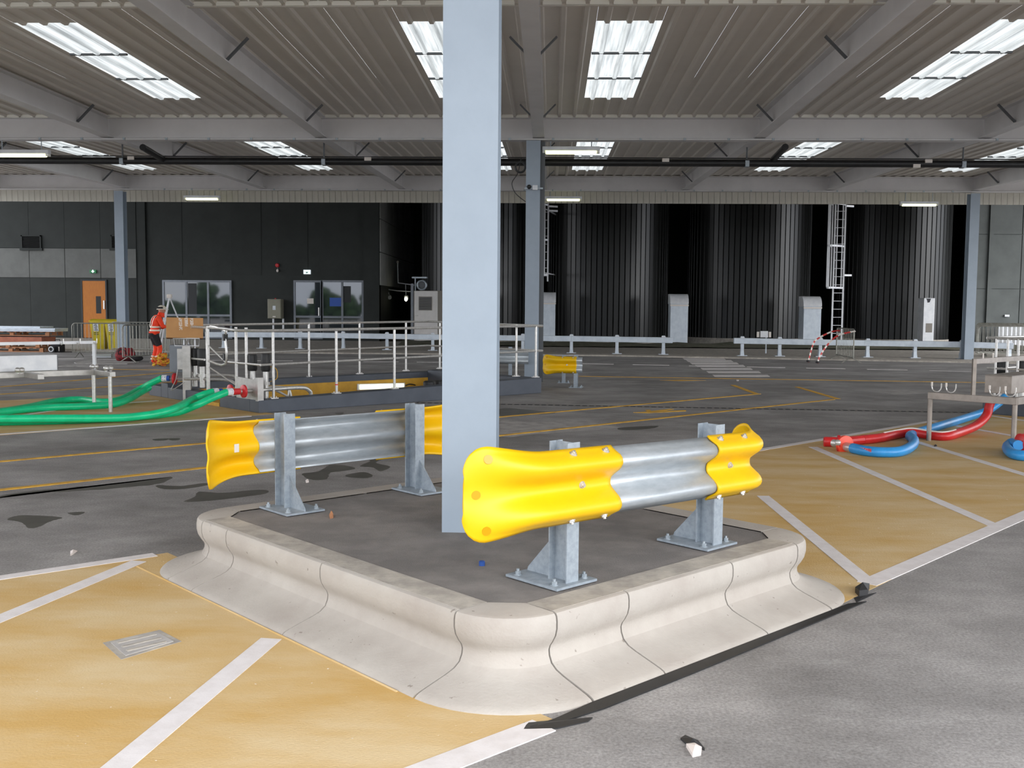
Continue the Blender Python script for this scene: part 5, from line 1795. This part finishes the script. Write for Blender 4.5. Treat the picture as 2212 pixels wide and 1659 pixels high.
# ------------------------------------------------------------------ yellow wheelie bins
def bin_(label, px, pyb, Y):
    p = PY(px, pyb, Y)
    x = p.x
    t = thing('wheelie_bin', label, 'bin', (x, Y, 0), 'yellow wheelie bins')
    zt = 1.06
    b0 = [(x - 0.19, Y - 0.2, 0.04), (x + 0.19, Y - 0.2, 0.04), (x + 0.19, Y + 0.22, 0.04), (x - 0.19, Y + 0.22, 0.04)]
    b1 = [(x - 0.28, Y - 0.33, zt), (x + 0.28, Y - 0.33, zt), (x + 0.28, Y + 0.33, zt), (x - 0.28, Y + 0.33, zt)]
    MB().add(b0 + b1, [(3, 2, 1, 0), (4, 5, 6, 7), (0, 1, 5, 4), (1, 2, 6, 5), (2, 3, 7, 6), (3, 0, 4, 7)]).part('body', 'bin_yellow', t, bevel=0.02)
    MB().prism([Vector((x - 0.30, Y - 0.36, zt)), Vector((x - 0.30, Y + 0.36, zt)), Vector((x - 0.30, Y + 0.34, zt + 0.07)), Vector((x - 0.30, Y - 0.1, zt + 0.09)), Vector((x - 0.30, Y - 0.34, zt + 0.03))], (0.60, 0, 0)).part('lid', 'bin_yellow', t, bevel=0.01)
    MB().bar((x - 0.16, Y + 0.39, zt + 0.02), (x + 0.16, Y + 0.39, zt + 0.02), 0.03, 0.03).part('handle', 'black_rubber', t)
    for s in (-1, 1):
        MB().tube([(x + s * 0.2, Y + 0.25, 0.1), (x + s * 0.25, Y + 0.25, 0.1)], 0.1, 12).part('wheel', 'black_rubber', t)
    lb = MB().prism([Vector((x - 0.13, Y - 0.298, 0.70)), Vector((x + 0.06, Y - 0.298, 0.70)), Vector((x + 0.06, Y - 0.338, 0.99)), Vector((x - 0.13, Y - 0.338, 0.99))], (0, -0.006, 0)).part('label_plate', 'label_white', t)
    for k in range(6):
        z = 0.73 + 0.042 * k
        yy = Y - 0.306 - (z - 0.70) * 0.138 - 0.003
        MB().span((x - 0.10 + 0.02 * (k % 2), yy - 0.004, z), (x + 0.03 - 0.015 * (k % 3), yy, z + 0.022)).part('text_line', 'print_dark', lb)
    for k in range(2):
        MB().span((x - 0.13, Y - 0.285, 0.58 + 0.06 * k), (x + 0.04, Y - 0.275, 0.60 + 0.06 * k)).part('text_line', 'print_dark', t)
    return t


bin_('yellow wheelie bin behind the crowd barrier, left of the pair', 219, 756, 36.2)
bin_('yellow wheelie bin behind the crowd barrier, right of the pair', 251, 757, 36.0)

# ------------------------------------------------------------------ pallets with pale boards at the left edge
Yp = 34.6
def pallet(label, x0, x1, z0, Y, mname):
    t = thing('pallet', label, 'pallet', ((x0 + x1) / 2, Y, z0))
    for yy in (-0.45, 0, 0.45):
        MB().span((x0, Y + yy - 0.05, z0), (x1, Y + yy + 0.05, z0 + 0.022)).part('bottom_board', mname, t)
        for s in range(3):
            xc = x0 + 0.08 + (x1 - x0 - 0.16) * s / 2
            MB().span((xc - 0.07, Y + yy - 0.05, z0 + 0.022), (xc + 0.07, Y + yy + 0.05, z0 + 0.12)).part('block', mname, t)
    n = max(5, int((x1 - x0) / 0.22))
    for k in range(n):
        xc = x0 + 0.06 + (x1 - x0 - 0.12) * k / (n - 1)
        MB().span((xc - 0.055, Y - 0.5, z0 + 0.12), (xc + 0.055, Y + 0.5, z0 + 0.145)).part('top_board', mname, t)
    return t


xe = PY(112, 750, Yp).x
pallet('lowest timber pallet of the stack at the left edge', xe - 2.4, xe - 0.05, 0.0, Yp, 'wood')
pallet('second timber pallet up in the stack at the left edge', xe - 2.5, xe - 0.2, 0.15, Yp + 0.05, 'wood')
MB().span((xe - 3.0, Yp - 0.5, 0.30), (xe - 0.1, Yp + 0.5, 0.52)).thing('board_stack', 'wood_red', 'reddish timber boards lying in the pallet stack at the left edge', 'boards', loc=(xe - 1.5, Yp, 0.30), bevel=0.01)
t = pallet('raised timber pallet of the stack at the left edge, under the pale panels', xe - 2.6, xe + 0.1, 0.56, Yp + 0.15, 'wood')
for k, (x0, x1, z, dy) in enumerate(((xe - 3, xe + 0.35, 0.715, 0.0), (xe - 3, xe + 0.38, 0.775, -0.05), (xe - 2.2, xe - 0.2, 0.835, 0.05))):
    MB().span((x0, Yp - 0.45 + dy, z), (x1, Yp + 0.5 + dy, z + 0.055)).thing('panel', 'cool_metal', ('lowest', 'middle', 'top short')[k] + ' pale panel lying on the pallet stack at the left edge', 'panel', loc=((x0 + x1) / 2, Yp, z), group='pale panels on the pallets')
q = PY(125, 757, 34.2)
t = thing('tool_case', 'dark navy tool case standing at the right end of the pallets', 'case', (q.x, 34.2, 0))
MB().span((q.x - 0.17, 34.0, 0), (q.x + 0.17, 34.4, 0.38)).part('body', 'black_cloth', t, bevel=0.03)
MB().tube([(q.x - 0.08, 34.2, 0.38), (q.x - 0.08, 34.2, 0.44), (q.x + 0.08, 34.2, 0.44), (q.x + 0.08, 34.2, 0.38)], 0.015, 6).part('handle', 'black_rubber', t)
MB().span((q.x + 0.13, 33.985, 0.05), (q.x + 0.16, 34.0, 0.2)).part('tag', 'print_white', t)
q = PY(114, 758, 33.9)
t = thing('cable_reel', 'small dark reel lying in front of the navy tool case', 'reel', (q.x, 33.9, 0))
MB().lathe((q.x, 33.8, 0.12), (0, 1, 0), [(0, 0.12), (0.03, 0.12), (0.03, 0.06), (0.12, 0.06), (0.12, 0.12), (0.15, 0.12)], 14).part('spool', 'black_rubber', t)
MB().tube([(q.x + 0.08 * math.cos(2 * PI * k / 14), 33.78, 0.12 + 0.08 * math.sin(2 * PI * k / 14)) for k in range(14)], 0.018, 6, closed=True).part('rim', 'white_metal', t)

# ------------------------------------------------------------------ tripod, red bag, rope bundle, loose boards
Yt = 28.4
ap = PY(366, 642, Yt)
t = thing('tripod', 'white rescue tripod standing behind the man and the cardboard box', 'tripod', (ap.x, Yt, 0))
MB().box(ap + Vector((0, 0, 0.03)), (0.13, 0.11, 0.11)).part('head', 'print_white', t, bevel=0.01)
MB().tube([ap + Vector((-0.05, 0, 0.02)), ap + Vector((0.05, 0, 0.02))], 0.035, 8).part('pulley', 'dark_steel', t)
for fx, fy in ((-0.62, 0.3), (0.62, 0.35), (-0.08, -0.75)):
    f = Vector((ap.x + fx, Yt + fy, 0))
    o = MB().tube([ap, f], 0.022, 8).part('leg', 'white_metal', t)
    MB().box(f + Vector((0, 0, 0.02)), (0.1, 0.1, 0.04)).part('foot', 'black_rubber', o)
b0 = G(269, 780)
t = thing('kit_bag', 'dark red kit bag lying on the ground left of the man', 'bag', b0)
rows = []
for i in range(11):
    s = -1 + 2 * i / 10
    r = 0.2 * math.sqrt(max(0.02, 1 - s ** 4))
    row = []
    for j in range(14):
        a = 2 * PI * j / 13
        row.append(Vector((b0.x + s * 0.30, b0.y + 0.05 + r * 0.9 * math.cos(a), max(0.0, 0.17 + r * (1.15 if math.sin(a) > 0 else 1.0) * math.sin(a) + 0.02 * math.sin(7 * s + j)))))
    rows.append(row)
MB().sheet(rows).part('body', 'bag_red', t, smooth=60)
MB().tube(smooth_path([b0 + Vector((-0.12, -0.14, 0.2)), b0 + Vector((-0.08, -0.17, 0.33)), b0 + Vector((0.08, -0.17, 0.33)), b0 + Vector((0.12, -0.14, 0.2))]), 0.014, 6).part('strap', 'black_cloth', t)
MB().ball(b0 + Vector((0.34, 0.02, 0.09)), 0.14, 10, 1.6, 1, 0.66).part('side_pouch', 'black_cloth', t, smooth=60)
for k, (pts, mn, lb) in enumerate(((((198, 767), (240, 766), (240, 772), (204, 772)), 'cool_metal', 'flat grey-blue board on the ground behind the red bag'),
                                   (((160, 784), (198, 779), (300, 783), (275, 787), (165, 786)), 'pale_stain', 'flat pale sheet on the ground in front of the red bag'),
                                   (((125, 792), (150, 788), (212, 789), (205, 792)), 'pale_stain', 'flat pale sheet on the ground behind the left rack upright'))):
    g = [G(*p) for p in pts]
    MB().prism(g, (0, 0, 0.02)).thing('flat_board', mn, lb, 'board', loc=sum(g, Vector()) / len(g))

# ------------------------------------------------------------------ man in orange work clothes
def skin_body(name, joints, edges, radii, material, parent, sub=2, label=None, root=0):
    me = bpy.data.meshes.new(name)
    me.from_pydata([Vector(j) for j in joints], edges, [])
    o = bpy.data.objects.new(name, me)
    COL.objects.link(o)
    o.parent = parent
    me.materials.append(MATS[material])
    sk = o.modifiers.new('skin', 'SKIN')
    sk.use_smooth_shade = True
    lay = me.skin_vertices[0].data
    for i, r in enumerate(radii):
        lay[i].radius = r if isinstance(r, tuple) else (r, r)
        lay[i].use_root = (i == root)
    ss = o.modifiers.new('subdivision', 'SUBSURF')
    ss.levels = sub
    ss.render_levels = sub
    if label: o['label'] = label
    return o


mp_ = G(334, 788)
man = thing('person', 'person in orange reflective jacket and white helmet, standing left of the cardboard box', 'person', Vector((mp_.x, mp_.y, 0)))
man.rotation_euler = (0, 0, math.radians(-52))       # the figure is modelled facing +Y
man.scale = (0.93, 0.93, 0.93)
# legs and torso as one body, bent a little at the knee and leaning forward
J = [(0, 0.00, 0.92), (0, 0.02, 1.05), (0, 0.06, 1.22), (0, 0.10, 1.38), (0, 0.15, 1.47), (0, 0.20, 1.55),
     (-0.10, 0.00, 0.88), (-0.12, 0.10, 0.49), (-0.13, -0.02, 0.10), (-0.14, 0.10, 0.04), (-0.14, 0.20, 0.03),
     (0.10, 0.00, 0.88), (0.12, 0.14, 0.49), (0.13, 0.03, 0.10), (0.14, 0.15, 0.04), (0.14, 0.25, 0.03),
     (-0.19, 0.10, 1.40), (-0.27, 0.16, 1.14), (-0.17, 0.38, 1.10),
     (0.19, 0.10, 1.40), (0.27, 0.18, 1.14), (0.16, 0.40, 1.14)]
E_ = [(0, 1), (1, 2), (2, 3), (3, 4), (4, 5), (0, 6), (6, 7), (7, 8), (8, 9), (9, 10), (0, 11), (11, 12), (12, 13), (13, 14), (14, 15),
      (3, 16), (16, 17), (17, 18), (3, 19), (19, 20), (20, 21)]
R_ = [(.17, .13), (.17, .125), (.185, .13), (.18, .12), .065, .055, .10, .082, .062, .05, .04, .10, .082, .062, .05, .04, .085, .065, .05, .085, .065, .05]
skin_body('body', J, E_, R_, 'hi_vis', man)
# head with face, collar and helmet
hd = Vector((0, 0.24, 1.625))
m = MB()
rows = []
for i in range(13):
    a = PI * i / 12
    row = []
    for j in range(17):
        b = 2 * PI * j / 16
        x, y, z = math.sin(a) * math.cos(b) * 0.078, math.sin(a) * math.sin(b) * 0.098, math.cos(a) * 0.118
        if z < -0.03: x *= 1 + (z + 0.03) * 3.0; y *= 1 + (z + 0.03) * 1.2
        if y > 0.07 and abs(x) < 0.02 and -0.045 < z < 0.01: y += 0.022 - 0.2 * abs(z + 0.025)
        row.append(hd + Vector((x, y - 0.15 * z * 0.3, z)))
    rows.append(row)
local_part(MB().sheet(rows), 'head', 'skin', man, smooth=70)
for s in (-1, 1):
    local_part(MB().ball(hd + Vector((s * 0.03, 0.085, 0.01)), 0.012, 8), 'eye', 'print_dark', man)
    local_part(MB().ball(hd + Vector((s * 0.078, 0.0, -0.01)), 0.026, 8, 0.4, 0.8, 1.2), 'ear', 'skin', man, smooth=60)
local_part(MB().ball(hd + Vector((0, 0.09, -0.065)), 0.02, 8, 1.3, 0.4, 0.3), 'mouth', 'bag_red', man)
local_part(MB().lathe(hd + Vector((0, -0.03, -0.17)), (0, 0.25, 1), [(-0.02, 0.11), (0.03, 0.10), (0.10, 0.092), (0.105, 0.08)], 16), 'collar', 'hi_vis', man, smooth=50)
rows = []
for i in range(8):
    a = PI / 2 * i / 7
    rows.append([hd + Vector((0.108 * math.sin(a) * math.cos(2 * PI * j / 20), 0.0 + 0.135 * math.sin(a) * math.sin(2 * PI * j / 20), 0.035 + 0.12 * math.cos(a))) for j in range(21)])
h = local_part(MB().sheet(rows), 'helmet', 'helmet', man, smooth=60)
solid(h, 0.008)
local_part(MB().tube([hd + Vector((0.112 * math.cos(2 * PI * j / 20), 0.14 * math.sin(2 * PI * j / 20), 0.035)) for j in range(20)], 0.012, 6, closed=True), 'helmet_rim', 'helmet', man)
local_part(MB().prism([hd + Vector((-0.07, 0.12, 0.03)), hd + Vector((0.07, 0.12, 0.03)), hd + Vector((0.05, 0.19, 0.02)), hd + Vector((-0.05, 0.19, 0.02))], (0, 0, 0.01)), 'helmet_peak', 'helmet', man)
local_part(MB().tube([hd + Vector((0.1 * math.cos(PI + PI * j / 10), 0.128 * math.sin(PI + PI * j / 10), 0.075)) for j in range(11)], 0.03, 6), 'helmet_band', 'black_cloth', man)


def ring(c, rx, ry, h, material, name, tilt=(0, 0, 1), n=20):
    c = Vector(c); ax = Vector(tilt).normalized()
    x = Vector((1, 0, 0)); x = (x - ax * x.dot(ax)).normalized(); y = ax.cross(x)
    rows = [[c + x * rx * math.cos(2 * PI * j / n) + y * ry * math.sin(2 * PI * j / n) + ax * s * h / 2 for j in range(n + 1)] for s in (-1, 1)]
    o = local_part(MB().sheet(rows), name, material, man, smooth=60)
    solid(o, 0.006)
    return o


ring((0, 0.04, 1.13), 0.196, 0.146, 0.05, 'reflective', 'reflective_band')
ring((0, 0.025, 1.03), 0.192, 0.146, 0.05, 'reflective', 'reflective_band')
ring((0, 0.01, 0.97), 0.188, 0.148, 0.05, 'hi_vis', 'jacket_hem')
for s in (-1, 1):
    path = smooth_path([(s * 0.09, -0.098, 1.14), (s * 0.095, -0.062, 1.30), (s * 0.10, -0.012, 1.41), (s * 0.10, 0.07, 1.475), (s * 0.10, 0.16, 1.43), (s * 0.10, 0.19, 1.32), (s * 0.10, 0.18, 1.15)], 4)
    rows = [[p + Vector((-0.024, 0, 0)), p + Vector((0.024, 0, 0))] for p in path]
    o = local_part(MB().sheet(rows), 'reflective_brace', 'reflective', man, smooth=60)
    solid(o, 0.006)
    sh = MB().ball((s * 0.135, 0.085, 1.405), 0.085, 12, 0.95, 1.05, 0.78)
    local_part(sh, 'shoulder_patch', 'black_cloth', man, smooth=60)
    kx = -0.13 if s < 0 else 0.13
    ky = -0.02 if s < 0 else 0.03
    for z, f in ((0.24, 0.35), (0.16, 0.16)):
        ring((kx, ky + f * 0.12, z), 0.076, 0.078, 0.04, 'reflective', 'reflective_band', (0, 0.28, 1))
    ring((s * 0.222, 0.265, 1.128 if s < 0 else 1.14), 0.052, 0.055, 0.05, 'reflective', 'reflective_band', (-s * 0.4, 0.9, -0.05))
    # dark trousers seat and thighs
    top = [(s * 0.10, -0.01, 0.90), (s * 0.112, 0.05, 0.70), (s * 0.118, 0.085, 0.58)] if s < 0 else [(s * 0.10, -0.01, 0.90), (s * 0.112, 0.065, 0.70), (s * 0.118, 0.11, 0.58)]
    local_part(MB().tube(top, [0.115, 0.098, 0.086], 16), 'dark_trouser_panel', 'black_cloth', man, smooth=60)
    local_part(MB().ball((kx * 1.04, ky + 0.12, 0.05), 0.075, 12, 0.75, 1.85, 0.7), 'boot', 'black_rubber', man, smooth=60)
local_part(MB().ball((0, -0.02, 0.90), 0.165, 14, 1.08, 0.85, 0.62), 'dark_trouser_seat', 'black_cloth', man, smooth=60)
# hands: palm, four unequal fingers and a thumb, curled
for s, wr in ((-1, Vector((-0.17, 0.38, 1.10))), (1, Vector((0.16, 0.40, 1.14)))):
    fw = Vector((-s * 0.25, 0.95, 0.1)).normalized()
    sd = Vector((0, 0, 1)).cross(fw).normalized()
    pj = [wr, wr + fw * 0.05, wr + fw * 0.085]
    js, es, rs = [*pj], [(0, 1), (1, 2)], [(.034, .024), (.04, .02), (.038, .017)]
    for k, ln in enumerate((0.062, 0.074, 0.07, 0.054)):
        b = pj[1] + fw * 0.035 + sd * (k - 1.5) * 0.021
        i = len(js)
        js += [b, b + fw * ln * 0.6 + Vector((0, 0, -0.008)), b + fw * ln * 0.8 + Vector((0, 0, -0.036))]
        es += [(1, i), (i, i + 1), (i + 1, i + 2)]
        rs += [.0095, .009, .008]
    i = len(js)
    tb = wr + fw * 0.03 + sd * (0.04 * -s)
    js += [tb, tb + fw * 0.035 + sd * (-s * 0.018) + Vector((0, 0, -0.008)), tb + fw * 0.055 + sd * (-s * 0.012) + Vector((0, 0, -0.024))]
    es += [(0, i), (i, i + 1), (i + 1, i + 2)]
    rs += [.013, .011, .009]
    skin_body('hand', js, es, rs, 'reflective', man, 1)

rb = G(352, 790)
t = thing('rope_bag', 'yellow and red rope bundle on the ground at the feet of the man', 'rope', Vector((rb.x, rb.y - 0.15, 0)))
for k in range(6):
    c = Vector((rb.x + random.uniform(-0.1, 0.1), rb.y - 0.15 + random.uniform(-0.06, 0.06), 0.05 + 0.05 * k))
    r0 = 0.17 - 0.018 * k
    MB().tube([c + Vector((r0 * math.cos(2 * PI * j / 18), r0 * 0.8 * math.sin(2 * PI * j / 18), 0.03 * math.sin(3 * 2 * PI * j / 18 + k))) for j in range(18)], 0.036, 7, closed=True).part('rope_loop', 'rope_yellow', t, smooth=60)

# ------------------------------------------------------------------ small litter
p = G(1041, 1219, K)
t = thing('bottle_cap', 'small blue plastic cap lying on the island asphalt', 'cap', Vector((p.x, p.y, K - 0.006)))
MB().lathe(Vector((p.x, p.y, K - 0.006)), (0, 0, 1), [(0, 0.0155), (0.018, 0.0155), (0.020, 0.014)], 18).part('cap_side', 'cap_blue', t)
MB().tube([Vector((p.x + 0.0135 * math.cos(2 * PI * k / 16), p.y + 0.0135 * math.sin(2 * PI * k / 16), K + 0.0145)) for k in range(16)], 0.002, 5, closed=True).part('cap_rim', 'cap_blue', t)


def scrap(label, pts, material, name='plastic_scrap', cat='litter', h=0.012, z=0.0):
    g = [G(x, y, z) for x, y in pts]
    c = sum(g, Vector()) / len(g)
    top = [p + Vector((0, 0, h * (0.4 + random.random()))) for p in g] + [c + Vector((0, 0, h * 2.0))]
    n = len(g)
    m = MB().add(g + top, [tuple(range(n - 1, -1, -1))] + [(i, (i + 1) % n, n + (i + 1) % n, n + i) for i in range(n)] + [(n + i, n + (i + 1) % n, 2 * n) for i in range(n)])
    return m.thing(name, material, label, cat, loc=c)


scrap('crumpled black scrap of tape on the near concrete at the lower right', [(1470, 1598), (1480, 1594), (1508, 1606), (1522, 1622), (1508, 1616), (1488, 1614)], 'litter_black')
scrap('torn white scrap of paper beside the black scrap at the lower right', [(1482, 1614), (1500, 1612), (1516, 1619), (1514, 1632), (1496, 1636)], 'litter_white', 'paper_scrap')
scrap('folded black rubber piece at the right corner of the kerb island', [(1847, 1281), (1858, 1269), (1878, 1271), (1874, 1288), (1856, 1290)], 'litter_black', h=0.03)
scrap('flat black strip end lying off the right corner of the kerb island', [(1845, 1292), (1893, 1281), (1876, 1290), (1850, 1302)], 'litter_black', h=0.004)
scrap('black tape tail on the white line at the front corner of the kerb island', [(1126, 1568), (1132, 1562), (1280, 1552), (1270, 1560), (1205, 1575), (1130, 1577)], 'litter_black', h=0.005)
scrap('white curled scrap near the far left kerb corner', [(152, 1194), (160, 1190), (167, 1191), (158, 1198), (152, 1201)], 'litter_white', 'paper_scrap')
scrap('small white scrap on the concrete behind the left crash barrier', [(660, 1039), (666, 1038), (667, 1042), (661, 1043)], 'litter_white', 'paper_scrap')
scrap('white scrap on the far yellow line', [(1591, 821), (1596, 821), (1596, 823), (1591, 823)], 'litter_white', 'paper_scrap')
scrap('small tan stone on the island asphalt left of the column', [(711, 1114), (718, 1114), (720, 1119), (713, 1121)], 'wood', 'pebble', 'stone', 0.02, K - 0.006)
scrap('small black chip on the buff bay near the blue hose', [(2018, 963), (2023, 962), (2024, 965), (2019, 966)], 'litter_black')

# hedge outside the open front, mirrored in the glazing
m = MB()
for k in range(620):
    x = random.uniform(-85, 70)
    hgt = 2.3 + 1.6 * math.sin(x * 0.35) + 1.0 * math.sin(x * 1.1 + 1)
    z = random.uniform(0.3, max(1.2, hgt))
    m.ball((x, -48 + random.uniform(-1.5, 1.5), z), random.uniform(0.6, 1.3), 7)
hg = m.thing('hedge', 'leaf', 'green hedge outside the open front, mirrored in the far windows', 'hedge', loc=(0, -48, 0), kind='stuff')
bpy.context.view_layer.update()
